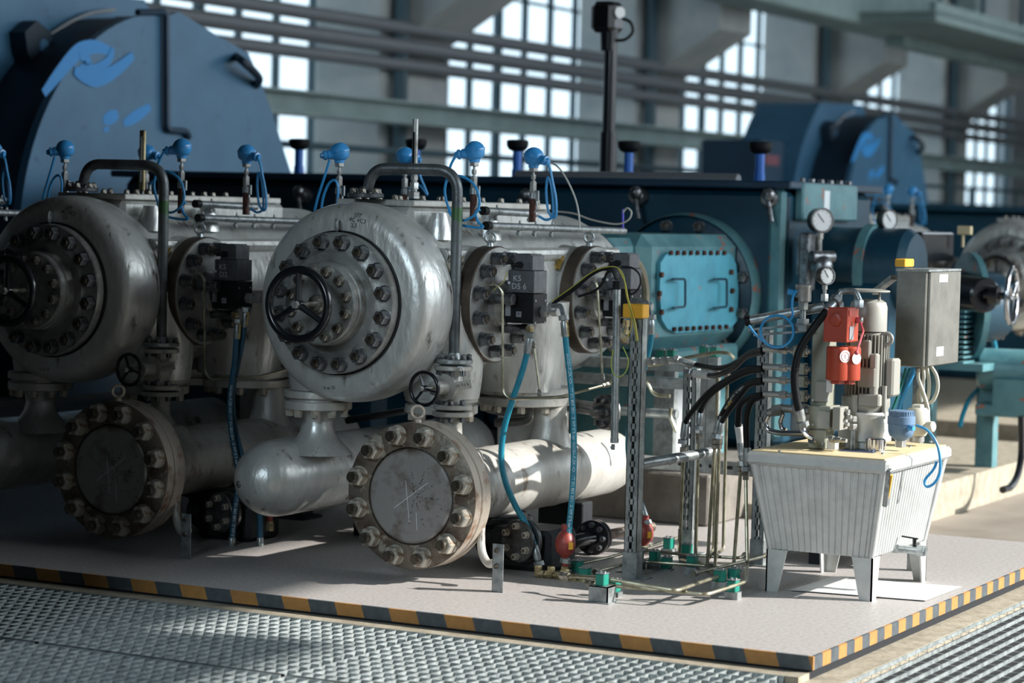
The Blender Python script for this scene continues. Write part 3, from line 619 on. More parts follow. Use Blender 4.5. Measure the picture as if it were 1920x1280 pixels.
# --- temperature sensors
def sensor(p, facing, label, stem_z, loops, hidden_m='steel'):
    p = V(p); f = V(facing).normalized(); t = thing('temperature_sensor', label, 'sensor', (p.x, p.y, stem_z), 'blue temperature sensor heads')
    g = G(); g.lathe([(-.036, .018), (-.032, .028), (-.022, .036), (-.008, .041), (.0, .042), (.001, .0445), (.006, .0445), (.007, .042), (.018, .0385), (.030, .029), (.038, .016), (.041, 0)], p, (f*.22+V((0, 0, 1))), 28); g.cyl(p-V((0, 0, .046)), p-V((0, 0, .01)), .021, .026)
    hd = ob('sensor_head', g, M['blue'], t)
    g = G(); g.lathe([(.02, .021), (.052, .020), (.053, .016), (.058, .016), (.059, .021), (.070, .020), (.072, .014), (.084, .009)], p+V((0, 0, -.006)), f+V((0, 0, -.15)), 18); ob('cable_gland', g, M['blue'], hd)
    g = G(); g.hexn(p-V((0, 0, .044)), (0, 0, -1), .036, .018); g.cyl(p-V((0, 0, .048)), p-V((0, 0, .10)), .0055); g.hexn(p-V((0, 0, .075)), (0, 0, -1), .02, .02); g.hexn(p-V((0, 0, .105)), (0, 0, -1), .027, .045); g.cyl(p-V((0, 0, .10)), p-V((0, 0, .15)), .010); ob('stem', g, M['plate' if hidden_m == 'steel' else hidden_m], t)
    g = G(); g.cyl((p.x, p.y, p.z-.15), (p.x, p.y, stem_z), .0145); ob('thermowell', g, M['rust'], t)
    g = G(); g.cyl((p.x, p.y, p.z-.15), (p.x, p.y, p.z-.175), .0165); g.box((p.x+.012, p.y-.006, p.z-.185), (p.x+.028, p.y+.006, p.z-.14), .002); g.tube([(p.x+.02, p.y-.004, p.z-.185), (p.x+.024, p.y-.006, p.z-.215), (p.x+.012, p.y-.01, p.z-.235)], .003, 6); ob('pipe_clamp', g, M['steel'], t)
    for L in loops: g = G(); g.tube(smooth_path(L, 8), .0055, 9); ob('sensor_cable', g, M['cable'], t)
    return t
def Q(pts, y): return [P(a, b, y=y) for a, b in pts]
zt = CZ+.34
s1 = sensor(P(890, 283, y=1.10), (-.8, -.5, 0), 'blue sensor head above the sunlit cylinder with unplugged gland and a wide cable loop', zt,
    [Q([(856, 290), (846, 308), (838, 335), (834, 358), (838, 380), (848, 402)], 1.04) + Q([(870, 413), (892, 400), (899, 375), (888, 345), (862, 330), (838, 338)], 1.03), Q([(840, 395), (858, 418), (880, 425), (905, 426)], 1.05) + Q([(896, 415), (892, 398), (900, 393)], 1.06)])
s2 = sensor(P(1001, 294, y=1.52), (1, -.2, 0), 'blue sensor head nearest the loose white wire, cable looped at its right side', zt,
    [Q([(1020, 300), (1030, 312), (1036, 340), (1042, 370), (1043, 400), (1037, 408), (1028, 395), (1024, 360), (1027, 333), (1033, 345), (1037, 380), (1036, 405), (1024, 412), (1010, 405)], 1.50)])
s3 = sensor(P(637, 285, y=1.15), (-.7, -.7, 0), 'blue sensor head between the two cylinders, its cable falling behind the sunlit cylinder', CZ+.3,
    [Q([(618, 300), (612, 320), (604, 345), (596, 370), (590, 395)], 1.10), Q([(602, 400), (606, 370), (616, 345), (628, 338), (634, 352), (632, 385)], 1.08)])
s4 = sensor(P(760, 292, y=2.0), (.9, 0, 0), 'blue sensor head behind the steel thermometer, half hidden by its case', CZ+.42,
    [Q([(786, 308), (788, 330), (796, 350), (801, 365), (790, 350), (778, 345), (768, 355)], 1.98)])
ROW += [(s1, 'blue sensor head over the shaded cylinder with looped cable ending in a gland', None), (s2, 'blue sensor head left of the gap between cylinders, cable looped at its right', 'blue sensor head nearest the left picture edge'),
        (s3, 'blue sensor head behind the cropped hand wheel, above the shaded cylinder', None), (s4, 'blue sensor head half hidden behind the brass thermometer', None)]
# --- conduits with clips
def conduit(p0, p1, r, label, clips, socket=True):
    t = thing('cable_conduit', label, 'conduit', p0, 'galvanised cable conduits'); p0 = V(p0); p1 = V(p1); d = (p1-p0).normalized()
    g = G(); g.cyl(p0, p1, r, seg=20); ob('conduit_tube', g, M['steel'], t)
    if socket: g = G(); g.lathe([(-.012, r*.7), (-.012, r*1.18), (.022, r*1.18), (.022, r)], p0, d, 20); g.lathe([(-.0125, r*.7), (.03, r*.6)], p0, d, 20, close=False); ob('end_bushing', g, M['rubber'], t)
    for c in clips:
        q = p0.lerp(p1, c); g = G(); g.lathe([(-.008, r*1.0), (-.008, r*1.1), (.008, r*1.1), (.008, r*1.0)], q, d, 18); g.box(q+V((-.012, -.003, -r-.022)), q+V((.0, .006, -r))); g.box(q+V((-.003, -.004, r)), q+V((.003, .006, r+.012))); g.hexn(q+V((-.006, -.004, -r-.012)), (0, -1, 0), .012, .008); ob('pipe_clip', g, M['steel'], t)
    return t
c1 = conduit(P(907, 395, x=-2.0), P(1004, 401, x=-2.0), .0155, 'short upper galvanised conduit above the two side covers of the sunlit cylinder', (.25, .9))
c2 = conduit(P(913, 423, x=-1.98), P(1170, 433, x=-1.98), .0155, 'long lower galvanised conduit above the two side covers of the sunlit cylinder', (.02, .22, .33, .45))
g = G(); g.hexn(P(1172, 428, x=-1.98), (0, 0, 1), .0, .0) if 0 else g.tube([P(1168, 437, x=-1.98), P(1168, 392, x=-1.98)], .005, 8); ob('purple_sleeve', g, mat('purple_sleeve', '5b55c8', 0, .5), c2)
ROW += [(c1, 'short upper conduit over the shaded cylinder', 'short upper conduit stub at the left picture edge'), (c2, 'long lower conduit over the shaded cylinder', 'long lower conduit stub at the left picture edge')]
w1 = ob('loose_wire', G().tube(smooth_path(Q([(1022, 300), (1045, 312), (1062, 335), (1078, 370), (1085, 400), (1087, 428)], 1.6)), .004, 7), mat('off_white_wire', 'a8a8a0', 0, .5), label='pale wire curving down from the last sensor head to the long conduit', cat='wire')
w2 = ob('loose_wire', G().tube(smooth_path(Q([(1040, 396), (1075, 400), (1110, 412), (1155, 420), (1178, 412), (1184, 398), (1176, 390), (1168, 398)], 2.0)), .0042, 7), bpy.data.materials['off_white_wire'], label='white wire running low behind the conduit and hooking into the purple sleeve', cat='wire')
# --- thermometers
th = thing('thermometer', 'tall steel-cased thermometer standing on the sunlit cylinder top plate', 'thermometer', P(776, 372, y=1.35))
b = P(776, 372, y=1.35); tz = P(776, 223, y=1.35).z
g = G(); g.cyl(V((b.x, b.y, b.z+.05)), V((b.x, b.y, tz)), .0125, seg=18); case = ob('case', g, M['plate'], th)
g = G(); g.box((b.x-.004, b.y-.0135, b.z+.12), (b.x+.005, b.y-.0115, tz-.055)); ob('sight_slot', g, M['blk'], case)
g = G(); g.hexn((b.x, b.y, b.z), (0, 0, 1), .046, .03); g.cyl((b.x, b.y, b.z+.028), (b.x, b.y, b.z+.05), .013); g.hexn((b.x, b.y, b.z+.04), (0, 0, 1), .036, .03); g.hexn((b.x, b.y, b.z+.078), (0, 0, 1), .030, .02); ob('screw_fitting', g, M['plate'], th)
tb = thing('thermometer', 'brass glass thermometer standing behind the shaded cylinder', 'thermometer', P(266, 360, y=1.35))
b = P(266, 358, y=1.35); tz = P(266, 244, y=1.35).z
g = G(); g.box((b.x-.014, b.y-.009, b.z), (b.x+.014, b.y+.009, tz), .004); case = ob('case', g, M['brass'], tb)
g = G(); g.box((b.x-.004, b.y-.011, b.z+.04), (b.x+.004, b.y-.009, tz-.03)); ob('glass_tube', g, M['wtext'], case)
g = G()
for i in range(24): g.box((b.x+.005, b.y-.0096, b.z+.045+i*.0085), (b.x+.010, b.y-.0089, b.z+.0465+i*.0085))
ob('scale_marks', g, M['ink'], case)
g = G(); g.hexn((b.x, b.y, b.z-.05), (0, 0, 1), .04, .03); g.cyl((b.x, b.y, b.z-.02), (b.x, b.y, b.z), .011); ob('screw_fitting', g, M['nut'], tb)
# --- small steel tubes round the first side cover
def tubing(name, pts, r, label, m='tubes', cat='tube', group=None, ends=True):
    pts = [V(p) for p in pts]; g = G(); g.tube(fillet(pts, .03, 5), r, 9)
    if not ends: return ob(name, g, M[m], label=label, cat=cat, group=group)
    t = thing(name, label, cat, pts[0], group); ob('tube', g, M[m], t)
    for a, b in ((pts[0], pts[1]), (pts[-1], pts[-2])):
        g = G(); d = (b-a).normalized(); g.hexn(a, d, r*3.6, r*3.2); g.hexn(a+d*r*3.4, d, r*3.0, r*2.2); ob('tube_nut', g, M['nutl'], t)
    return t
t1 = tubing('steel_tube', Q([(912, 530), (932, 534), (942, 545), (943, 735), (955, 748), (1050, 744)], 1.02) + [P(1140, 720, y=1.25)], .0055, 'thin bent steel tube hooking down from the sunlit side cover and across to the fitting', group='thin steel tubes')
t2 = tubing('steel_tube', Q([(1000, 640), (1013, 742)], 1.08), .005, 'short slanting steel tube below the chalked actuator', group='thin steel tubes')
t3 = tubing('steel_tube', Q([(1112, 520), (1120, 535), (1130, 712)], 1.95), .005, 'long thin steel tube dropping in front of the second side cover', group='thin steel tubes')
ROW += [(A1, 'valve actuator box chalked K5 D2 on the shaded cylinder', None), (t1, 'thin bent steel tube hanging in front of the shaded side cover', None)]
# --- teal hydraulic hoses
def hose(pts, r, label, m='hose', f0=.05, f1=.05, group='teal hydraulic hoses', txt=None, tsize=.016, tstart=.12, tag=None, fm='steel', view=CP):
    pts = [V(p) for p in pts]; path = smooth_path(pts, 8); t = thing('hydraulic_hose', label, 'hose', pts[-1], group)
    g = G(); g.tube(path, r, 14); h = ob('hose_body', g, M[m], t)
    for a, b, f in ((pts[0], path[2], f0), (pts[-1], path[-3], f1)):
        if f: g = G(); d = (b-a).normalized(); g.lathe([(-.03, r*.7), (-.012, r*.7), (-.01, r*1.0), (0, r*1.22), (f, r*1.26), (f+.003, r*1.1)], a, d, 16); g.hexn(a-d*.032, d, r*2.9, .02); ob('hose_fitting', g, M[fm], t)
    if txt: hose_letters(txt, path, r, tsize, tstart, M['wtext'], h, view)
    if tag:
        L = sum((b-a).length for a, b in zip(path, path[1:])); s = 0
        for a, b in zip(path, path[1:]):
            s += (b-a).length
            if s > tag: break
        d = (b-a).normalized(); n = (view-a); n = (n-d*n.dot(d)).normalized(); sd = d.cross(n); g = G()
        g.obox(a+n*r*.9-sd*r*.6, (.062, .015, .002), Matrix((d, sd, n)).transposed(), .0008); ob('yellow_tag', g, M['ytag'], h)
    return t
HT = 'HANSA-FLEX HD117T EN 853 2SN 12 WP 275 bar HANSA-FLEX HD117T EN 853 2SN 12 WP 275 bar MSHA IC-40/30 1Q17 B'
h1 = hose(Q([(992, 638), (988, 662), (978, 700), (960, 752), (945, 805), (940, 855), (947, 900), (965, 945), (985, 980), (1000, 1015), (1008, 1046)], 1.05), .0125, 'teal hose bowing outward from the chalked actuator down to the red accumulator')
h2 = hose(Q([(1058, 606), (1062, 650), (1068, 700), (1074, 770), (1076, 840), (1074, 910), (1068, 980), (1061, 1040)], 1.02), .0125, 'teal hose with white lettering hanging nearly straight beside the red accumulator', txt=HT, tstart=.12, tag=.03)
g = G(); g.tube(fillet([P(1032, 574, y=1.15), P(1052, 572, y=1.08), P(1058, 600, y=1.02)], .03), .010, 12); g.hexn(P(1032, 574, y=1.15), (1, -.5, 0), .03, .02); ob('elbow_fitting', g, M['steel'], h2)
h3 = hose(Q([(1221, 604), (1220, 640), (1208, 690), (1192, 745), (1180, 800), (1178, 850), (1188, 900), (1202, 945), (1210, 970)], 1.95), .0125, 'teal hose passing behind the tall slotted post down to the second accumulator')
g = G(); g.tube(fillet([P(1188, 562, y=2.1), P(1214, 566, y=2.0), P(1221, 598, y=1.95)], .03), .010, 12); ob('elbow_fitting', g, M['steel'], h3)
h4 = hose(Q([(445, 612), (440, 680), (432, 740), (433, 800), (442, 855), (447, 900), (440, 960), (433, 1030)], 1.0), .0125, 'shade-darkened teal hose hanging between the cylinders with white lettering', m='hose_shaded', txt=HT, tstart=.25, tag=.02, group=None)
h5 = hose(Q([(460, 590), (454, 640), (442, 700), (436, 740)], 1.04) + Q([(440, 800), (455, 860), (470, 900), (486, 955), (488, 1030)], 1.05), .0125, 'second hose between the cylinders, ending in a brass fitting behind the dome', m='hose_shaded', tag=.02, group=None)
# --- red accumulators
def accu(p, z0, label, s=1.0):
    p = V((p.x, p.y, z0)); t = thing('accumulator', label, 'accumulator', p, 'red hydraulic accumulators')
    g = G(); g.lathe([(0, .012), (.035, .013), (.045, .020), (.062, .036), (.085, .041), (.11, .039), (.13, .028), (.142, .018), (.146, .014), (.150, .014), (.150, .018), (.168, .018), (.170, .014)], p+V((0, 0, .06)), (0, 0, 1), 32); sh = ob('shell', g, M['acc'], t)
    g = G(); g.obox(p+V((.034, -.020, .148)), (.003, .02, .028), Matrix.Rotation(math.radians(-35), 3, 'Z')); ob('warning_label', g, M['yel'], sh)
    g = G(); g.hexn(p+V((0, 0, .02)), (0, 0, 1), .034, .03); g.hexn(p+V((0, 0, .048)), (0, 0, 1), .028, .014); ob('base_fitting', g, M['brass'], t); return t
q = P(1033, 1078, z=.03); a1 = accu(V((q.x, 1.02, 0)), P(1033, 1083, y=1.02).z-.01, 'red ball-shaped accumulator in sunlight between the two teal hoses')
a2 = accu(V((P(1208, 1000, y=1.95).x, 1.95, 0)), P(1208, 1060, y=1.95).z-.01, 'dark red accumulator with yellow label, behind the tall slotted post')
a3 = accu(V((P(505, 1040, y=1.25).x, 1.25, 0)), .02, 'red accumulator barely visible in the shade behind the dome')
# ============================================================ crankcase and crosshead guides
ck = thing('crankcase', 'long dark blue crankcase running behind the silver cylinders, teal at its sunlit end', 'crankcase', (-4, 4.7, 0))
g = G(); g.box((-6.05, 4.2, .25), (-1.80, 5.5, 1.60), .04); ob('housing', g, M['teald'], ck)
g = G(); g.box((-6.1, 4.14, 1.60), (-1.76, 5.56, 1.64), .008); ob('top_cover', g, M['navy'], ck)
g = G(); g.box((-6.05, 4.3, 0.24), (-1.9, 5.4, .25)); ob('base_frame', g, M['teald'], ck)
g = G(); g.box((-1.89, 4.165, .3), (-1.80, 4.21, 1.6), .02); g.box((-1.80, 4.30, 1.44), (-1.75, 5.12, 1.635), .01); eb = ob('end_cover', g, M['tealg'], ck)  # corner strip in lighter paint stands for the lit edge
g = G(); g.box((-1.7499, 4.60, 1.50), (-1.748, 4.68, 1.60)); ob('white_label', g, M['wtext'], eb)
g = G()
for i in range(6): g.hexn((-1.78, 4.35+.14*i, 1.64), (0, 0, 1), .03, .02)
ob('cover_bolt', g, M['nut'], ck)
for i, gx in enumerate((CX, CX-1.45, CX-2.9)):
    t = ck
    g = G(); g.lathe([(4.12, 0), (4.12, .385), (4.13, .40), (4.20, .40)], (gx, 0, CZ-.02), (0, 1, 0), 64); rg = ob('guide_ring', g, M['teald'], ck)
    for p in ring((gx, 4.12, CZ-.02), (0, -1, 0), .36, 12, 15): nut_obj('rg', (0, -1, 0), rg, p, .05, .04, .01, 'nut', 'stud')
    g = G(); g.lathe([(4.10, .405), (4.14, .42), (4.2, .42)], (gx, 0, CZ-.02), (0, 1, 0), 64, close=False); ob('bright_lip', g, M['tealg'], ck)
# crosshead guide of the sunlit row
cg = thing('crosshead_guide', 'teal crosshead guide with a bolted cover plate carrying two wire handles', 'machine housing', (CX, 3.5, .8))
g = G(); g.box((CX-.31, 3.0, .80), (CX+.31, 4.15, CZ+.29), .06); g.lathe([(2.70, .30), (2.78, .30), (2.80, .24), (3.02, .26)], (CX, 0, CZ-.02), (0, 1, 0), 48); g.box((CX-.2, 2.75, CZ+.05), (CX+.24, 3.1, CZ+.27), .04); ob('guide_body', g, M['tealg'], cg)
fx = CX+.312
g = G(); pts = []
c0 = [(1232, 492), (1242, 477), (1258, 470), (1350, 470), (1366, 478), (1374, 495), (1378, 540), (1376, 600), (1366, 612), (1340, 618), (1262, 624), (1245, 616), (1234, 598), (1230, 545)]
pts = [P(a, b, x=fx) for a, b in c0]; g.poly(pts, (.02, 0, 0)); cv = ob('cover_plate', g, M['teal'], cg)
for i in range(9):
    for yy, zz in ((1256+i*12.5, 474), (1262+i*12.2, 617-i*.6)):
        g = G(); q = P(yy, zz, x=fx+.021); g.hexn(q, (1, 0, 0), .022, .016); ob('cover_bolt', g, M['rust'], cv)
for yy, zz in ((1238, 515), (1234, 550), (1238, 585), (1369, 510), (1371, 545), (1369, 580)):
    g = G(); g.hexn(P(yy, zz, x=fx+.021), (1, 0, 0), .026, .016); ob('cover_bolt', g, M['rust'], cv)
for a in (1263, 1341):
    g = G(); g.tube(fillet([P(a, 523, x=fx+.02), P(a, 523, x=fx+.06), P(a+22, 523, x=fx+.06), P(a+22, 575, x=fx+.06), P(a, 577, x=fx+.06), P(a, 577, x=fx+.02)], .02, 4), .006, 8); ob('wire_handle', g, M['teald'], cv)
g = G(); g.torus((fx+.002, 2.80, CZ-.02), (1, 0, 0), .19, .022, 40, 8); ob('opening_ring', g, M['beige'], cg)
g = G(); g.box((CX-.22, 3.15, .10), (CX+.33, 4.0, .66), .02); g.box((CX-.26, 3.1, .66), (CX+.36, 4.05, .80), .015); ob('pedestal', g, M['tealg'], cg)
g = G(); g.box((CX+.32, 3.30, .12), (CX+.345, 3.75, .62)); ob('light_panel', g, M['wallm'], cg)
g = G(); g.box((-13, 2.86, .0), (-1.62, 5.6, .24), .01); ob('concrete_block', g, M['concd'], label='low rough concrete foundation block under the crankcase and guide', cat='foundation', kind='structure')
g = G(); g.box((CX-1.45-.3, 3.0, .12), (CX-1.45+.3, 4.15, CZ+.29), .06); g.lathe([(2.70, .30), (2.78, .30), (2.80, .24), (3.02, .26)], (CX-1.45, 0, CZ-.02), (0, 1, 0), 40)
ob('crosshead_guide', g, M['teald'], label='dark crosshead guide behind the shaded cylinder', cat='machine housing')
# fittings on the crankcase front
for i, (a, b) in enumerate(((560, 365), (985, 372), (1190, 368), (1438, 372))):
    q = P(a, b, y=4.12); g = G(); g.cyl(q+V((0, .08, 0)), q, .05, .045, seg=20, bev=.008); g.ball(q+V((.02, -.03, .02)), .035); g.cyl(q+V((.02, -.03, -.02)), q+V((.05, -.05, -.12)), .012)
    ob('oil_cock', g, M['nut'], label=('dark oil cock on the crankcase behind the gap between cylinders', 'dark oil cock on the crankcase behind the last sensor head', 'dark oil cock with pale lever, below the grey pipe middle', 'dark oil cock under the end of the grey pipe')[i], cat='valve', group='oil cocks on the crankcase')
q0, q1 = P(968, 331, y=4.3), P(1386, 338, y=4.3)
g = G(); g.cyl(q0, q1, .035, seg=20, bev=.006); ob('grey_pipe', g, M['pipeg'], label='straight grey pipe lying along the top edge of the crankcase', cat='pipe')
for i, (a, yb, yt, yy) in enumerate(((560, 328, 262, 4.75), (779, 330, 262, 4.75), (969, 330, 264, 4.75), (1178, 330, 266, 4.75), (1424, 334, 268, 4.75))):
    b = P(a, yb, y=yy); b.z = 1.64; tz = P(a, yt, y=yy).z
    t = thing('breather', ('blue breather post with black cap standing beside the big blue shroud', 'blue breather post hidden behind the steel thermometer', 'blue breather post with black cap between the last two sensor heads', 'blue breather post with black cap right of the dark floodlight pole', 'blue breather post with black cap at the end of the grey pipe')[i], 'breather', b, 'blue breather posts on the crankcase')
    g = G(); g.cyl(b, V((b.x, b.y, tz-.03)), .026, seg=18); g.cyl(b, b+V((0, 0, .05)), .03); ob('post', g, mat('post_blue_%d' % i, '1f5fb0', 0, .4), t)
    g = G(); g.lathe([(-.06, .028), (-.05, .05), (-.03, .062), (.0, .064), (.006, .05), (.008, 0)], (b.x, b.y, tz), (0, 0, 1), 28); ob('cap', g, M['rubber'], t)
# pole with floodlight
pl = thing('floodlight_pole', 'tall dark pole carrying a black floodlight with a looped cable', 'light pole', P(1140, 320, y=5.9))
b = P(1139, 320, y=5.9); tp = P(1146, 70, y=5.9)
g = G(); g.cyl((tp.x, tp.y, 0), tp, .04, seg=16); g.cyl((tp.x, tp.y, 0), (tp.x, tp.y, 1.95), .052, seg=16); ob('pole', g, M['black'], pl)
q = P(1143, 34, y=5.9); g = G(); g.box(q+V((-.10, -.08, -.09)), q+V((.06, .10, .10)), .03); g.cyl(q+V((.0, 0, -.2)), q, .05, .06); ob('lamp_housing', g, M['black'], pl)
g = G(); g.cyl(q+V((.06, -.02, .03)), q+V((.09, -.04, .03)), .035); ob('lens', g, M['face'], pl)
g = G(); g.tube(smooth_path(Q([(1166, 34), (1182, 42), (1186, 60), (1172, 74), (1156, 76)], 5.9)), .010, 8); ob('lamp_cable', g, M['rubber'], pl)
# ============================================================ big motor with shroud
mx, my, mz, mr = -6.64, 5.45, 1.2, 1.48
mo = thing('motor', 'huge blue-grey motor shroud with blue paint smears rising behind the shaded cylinder', 'motor', (mx, my, 0), 'large blue motors')
arc = [V((mx, my-mr*math.cos(math.radians(a)), mz+mr*math.sin(math.radians(a)))) for a in range(-25, 92, 4)]
pr = arc + [P(335, 22, x=mx), P(400, 62, x=mx), P(466, 100, x=mx), P(488, 150, x=mx), P(515, 225, x=mx), P(535, 290, x=mx), P(548, 330, x=mx), V((mx, 7.1, .2)), V((mx, my-1.3, .2))]
g = G(); g.poly(pr, (-.06, 0, 0)); gd = ob('end_guard', g, M['shroud'], mo)
g = G(); sm = [V((mx-.06, my+(p.y-my)*.985, mz+(p.z-mz)*.985)) for p in pr]; g.poly(sm, (-.46, 0, 0)); ob('drum', g, M['shroudd'], mo)  # shade on the drum side is put into its dark colour
g = G(); n = 40; R2 = 1.86
pts = [V((mx-.5, my-R2*math.cos(math.radians(a)), mz+R2*math.sin(math.radians(a)))) for a in range(-30, 62, 4)] + [V((mx-.5, my+.4, mz+1.62)), V((mx-.5, my+.9, mz+1.1)), V((mx-.5, my+1.3, .2)), V((mx-.5, my-1.6, .2))]
g.poly(pts, (-.75, 0, 0)); ob('stator_housing', g, M['shroud'], mo)
g = G(); g.box((mx-1.35, my-2.45, .1), (mx-.62, my-1.75, 2.30), .03); tb_ = ob('terminal_box', g, M['navy'], mo)
g = G(); g.box((mx-.619, my-2.33, 2.03), (mx-.615, my-1.93, 2.14)); ob('red_label', g, mat('faded_red', '6a3a46', 0, .6), tb_)
g = G(); c = P(50, 92, x=mx-.49); a = math.radians(35)
g.poly([V((c.x, c.y+dy*math.cos(a)-dz*math.sin(a), c.z+dy*math.sin(a)+dz*math.cos(a))) for dy, dz in ((-.13, -.28), (.13, -.28), (.13, .05), (.06, .17), (-.08, .17), (-.13, .05))], (.12, 0, 0)); lg = ob('lifting_lug', g, M['shroudd'], mo)
g = G(); g.lathe([(0, .045), (.004, .045)], c+V((.122, .02, .02)), (1, 0, 0), 20); ob('lug_hole', g, M['shroud'], lg)
g = G(); g.tube(fillet([P(258, 23, x=mx+.03), P(312, 22, x=mx+.03), P(313, 244, x=mx+.03), P(350, 246, x=mx+.03), P(354, 258, x=mx+.02)], .05), .022, 10); ob('earth_strap', g, M['navy'], mo)
g = G(); g.tube(smooth_path([P(443, 106, x=mx+.0), P(456, 116, x=mx+.12), P(474, 132, x=mx+.12), P(486, 148, x=mx+.08), P(480, 160, x=mx+.0)]), .028, 10); ob('lifting_handle', g, M['shroudd'], mo)
def smear(pts, w, off=.002):
    g = G(); pts = [P(a, b, x=mx+off) for a, b in pts]; path = smooth_path(pts, 6); vs = []; n = len(path)
    for i, p in enumerate(path):
        t = (path[min(i+1, n-1)]-path[max(0, i-1)]).normalized(); s = t.cross(V((1, 0, 0))).normalized()*w*(.55+.45*math.sin(math.pi*i/(n-1)))
        vs += [p-s, p+s]
    g.add(vs, [(2*i, 2*i+1, 2*i+3, 2*i+2) for i in range(n-1)]); ob('paint_smear', g, M['bpaint'], gd)
smear([(82, 175), (105, 145), (135, 108), (155, 92), (182, 88), (207, 96)], .05)
smear([(150, 100), (165, 118), (150, 132)], .04, .004); smear([(212, 90), (205, 112), (185, 126), (160, 130)], .03, .006)
smear([(140, 132), (158, 142), (182, 148), (214, 134), (250, 104)], .05, .008)
smear([(194, 226), (208, 220), (222, 214)], .045); smear([(232, 232), (255, 218), (282, 200)], .04); smear([(195, 244), (204, 241)], .03)
g = G(); g.tube(smooth_path([P(95, 65, x=mx-.46), P(130, 42, x=mx-.46), (P(170, 25, x=mx-.46)), P(215, 18, x=mx-.46)]), .012, 8); ob('air_line', g, M['wallm'], mo)
# ============================================================ machinery right of the crankcase
def gauge(c, ax, r, label, drop, m='plate', needle=40):
    c = V(c); ax = V(ax).normalized(); t = thing('pressure_gauge', label, 'gauge', c-V((0, 0, drop)))
    g = G(); g.lathe([(-r*.9, r*.7), (-r*.85, r*.95), (0, r*.98), (.004, r), (.004, r*.86), (0, r*.84)], c, ax, 36); cs = ob('case', g, M[m], t)
    g = G(); g.lathe([(.0005, r*.86), (.001, 0)], c, ax, 32, close=False); dl = ob('dial', g, M['face'], cs)
    _, u, w = frame(ax); a = math.radians(needle); g = G(); g.bar(c+ax*.003-(u*math.sin(a)+w*math.cos(a))*r*.2, c+ax*.003+(u*math.sin(a)+w*math.cos(a))*r*.7, r*.07, .0005, up=ax); 
    for k in range(-4, 5):
        b = math.radians(k*32); d = u*math.sin(b)+w*math.cos(b); g.bar(c+ax*.0015+d*r*.66, c+ax*.0015+d*r*.78, r*.03, .0005, up=ax)
    ob('needle', g, M['ink'], dl)
    b = c-ax*r*.4; g = G(); g.hexn(b-V((0, 0, r*1.0)), (0, 0, -1), r*.55, r*.5); g.cyl(b-V((0, 0, r)), V((b.x, b.y, c.z-drop)), r*.2); g.hexn(V((b.x, b.y, c.z-drop)), (0, 0, 1), r*.75, r*.8); ob('stem', g, M['plate'], t); return t
gauge(P(1542, 413, x=-1.62), (.75, -.66, 0), .065, 'round pressure gauge with white dial standing beside the teal crankcase end', .22, 'dplate')
gauge(P(1668, 412, x=-1.45), (.85, -.5, 0), .055, 'round pressure gauge further back beside the dark pump', .16, 'dplate')
g = G(); q = P(1528, 480, x=-1.65); g.box(q+V((-.06, -.08, -.18)), q+V((.0, .02, .12)), .01); g.box(q+V((-.1, .0, -.1)), q+V((.0, .1, .1))); g.ball(q+V((.06, -.06, -.05)), .06); g.cyl(q+V((.02, -.1, 0)), q+V((.1, 0, .0)), .03); ob('shutoff_valve', g, M['nut'], label='dark shutoff valve block on the corner of the crankcase below the gauge', cat='valve')
pmp = thing('oil_pump_housing', 'dark blue rounded pump housing bolted to the crankcase end', 'pump', (-1.5, 4.9, .9))
g = G(); c = P(1590, 480, x=-1.3); g.lathe([(-1.6, 0), (-1.6, .0)], c, (1, 0, 0), 4) if 0 else g.lathe([(-1.80, .22), (-1.32, .22), (-1.28, .19), (-1.28, 0)], (0, 4.75, 1.19), (1, 0, 0), 40); g.box((-1.8, 4.5, .4), (-1.35, 5.05, 1.12), .04); ob('body', g, M['teald'], pmp)
g = G(); g.lathe([(-1.55, .24), (-1.50, .24)], (0, 4.75, 1.19), (1, 0, 0), 40); ob('flange', g, M['tealg'], pmp)
# teal finned drive motor behind the control cabinet
em = thing('drive_motor', 'teal finned electric motor behind the grey control cabinet', 'motor', P(1790, 720, x=-1.2))
c = P(1740, 570, x=-1.35); c2 = P(1795, 575, x=-1.35)
g = G(); g.lathe([(-.55, .20), (.30, .20), (.33, .17), (.33, 0)], c2, (.35, .94, 0), 40); ob('motor_body', g, M['teald'], em)
g = G(); g.lathe([(0, .0), (0, .31), (.035, .31), (.035, 0)], c2+V((.05, .0, 0)), (.8, .6, 0), 48); ob('end_bell', g, M['tealg'], em)
g = G()
for i in range(11):
    z = c2.z-.30+i*.028; g.box((c2.x-.03, c2.y-.30, z), (c2.x+.14, c2.y+.1, z+.010))
ob('cooling_fins', g, M['tealg'], em)
g = G(); g.box((c2.x-.15, c2.y-.25, 0.07), (c2.x-.05, c2.y-.15, c2.z-.28)); g.box((c2.x+.1, c2.y+.1, 0.07), (c2.x+.2, c2.y+.2, c2.z-.28)); g.box((c2.x-.2, c2.y-.3, c2.z-.34), (c2.x+.25, c2.y+.3, c2.z-.30)); ob('mounting_frame', g, M['tealg'], em)
g = G(); q = P(1725, 455, x=-1.5); g.box(q+V((-.3, -.25, -.1)), q+V((.1, .30, .06)), .01); ob('junction_cover', g, M['black'], em)
hv = thing('wheel_valve', 'black valve with chromed spoked wheel at the picture edge, beside the control cabinet', 'valve', P(1830, 560, x=-1.0))
c = P(1897, 555, x=-.85); d = V((1, .05, 0)).normalized(); q = P(1812, 545, x=-1.2)
wheel(hv, c, (1, .1, 0), .15, .013, m='chrome', rot=30)
g = G(); g.cyl(q+V((-.2, 0, 0)), c-V((.14, 0, 0)), .095, seg=28, bev=.01); g.cyl(c-V((.15, 0, 0)), c, .02); g.cyl(c-V((.12, 0, 0)), c-V((.07, 0, 0)), .05); ob('bonnet', g, M['black'], hv)
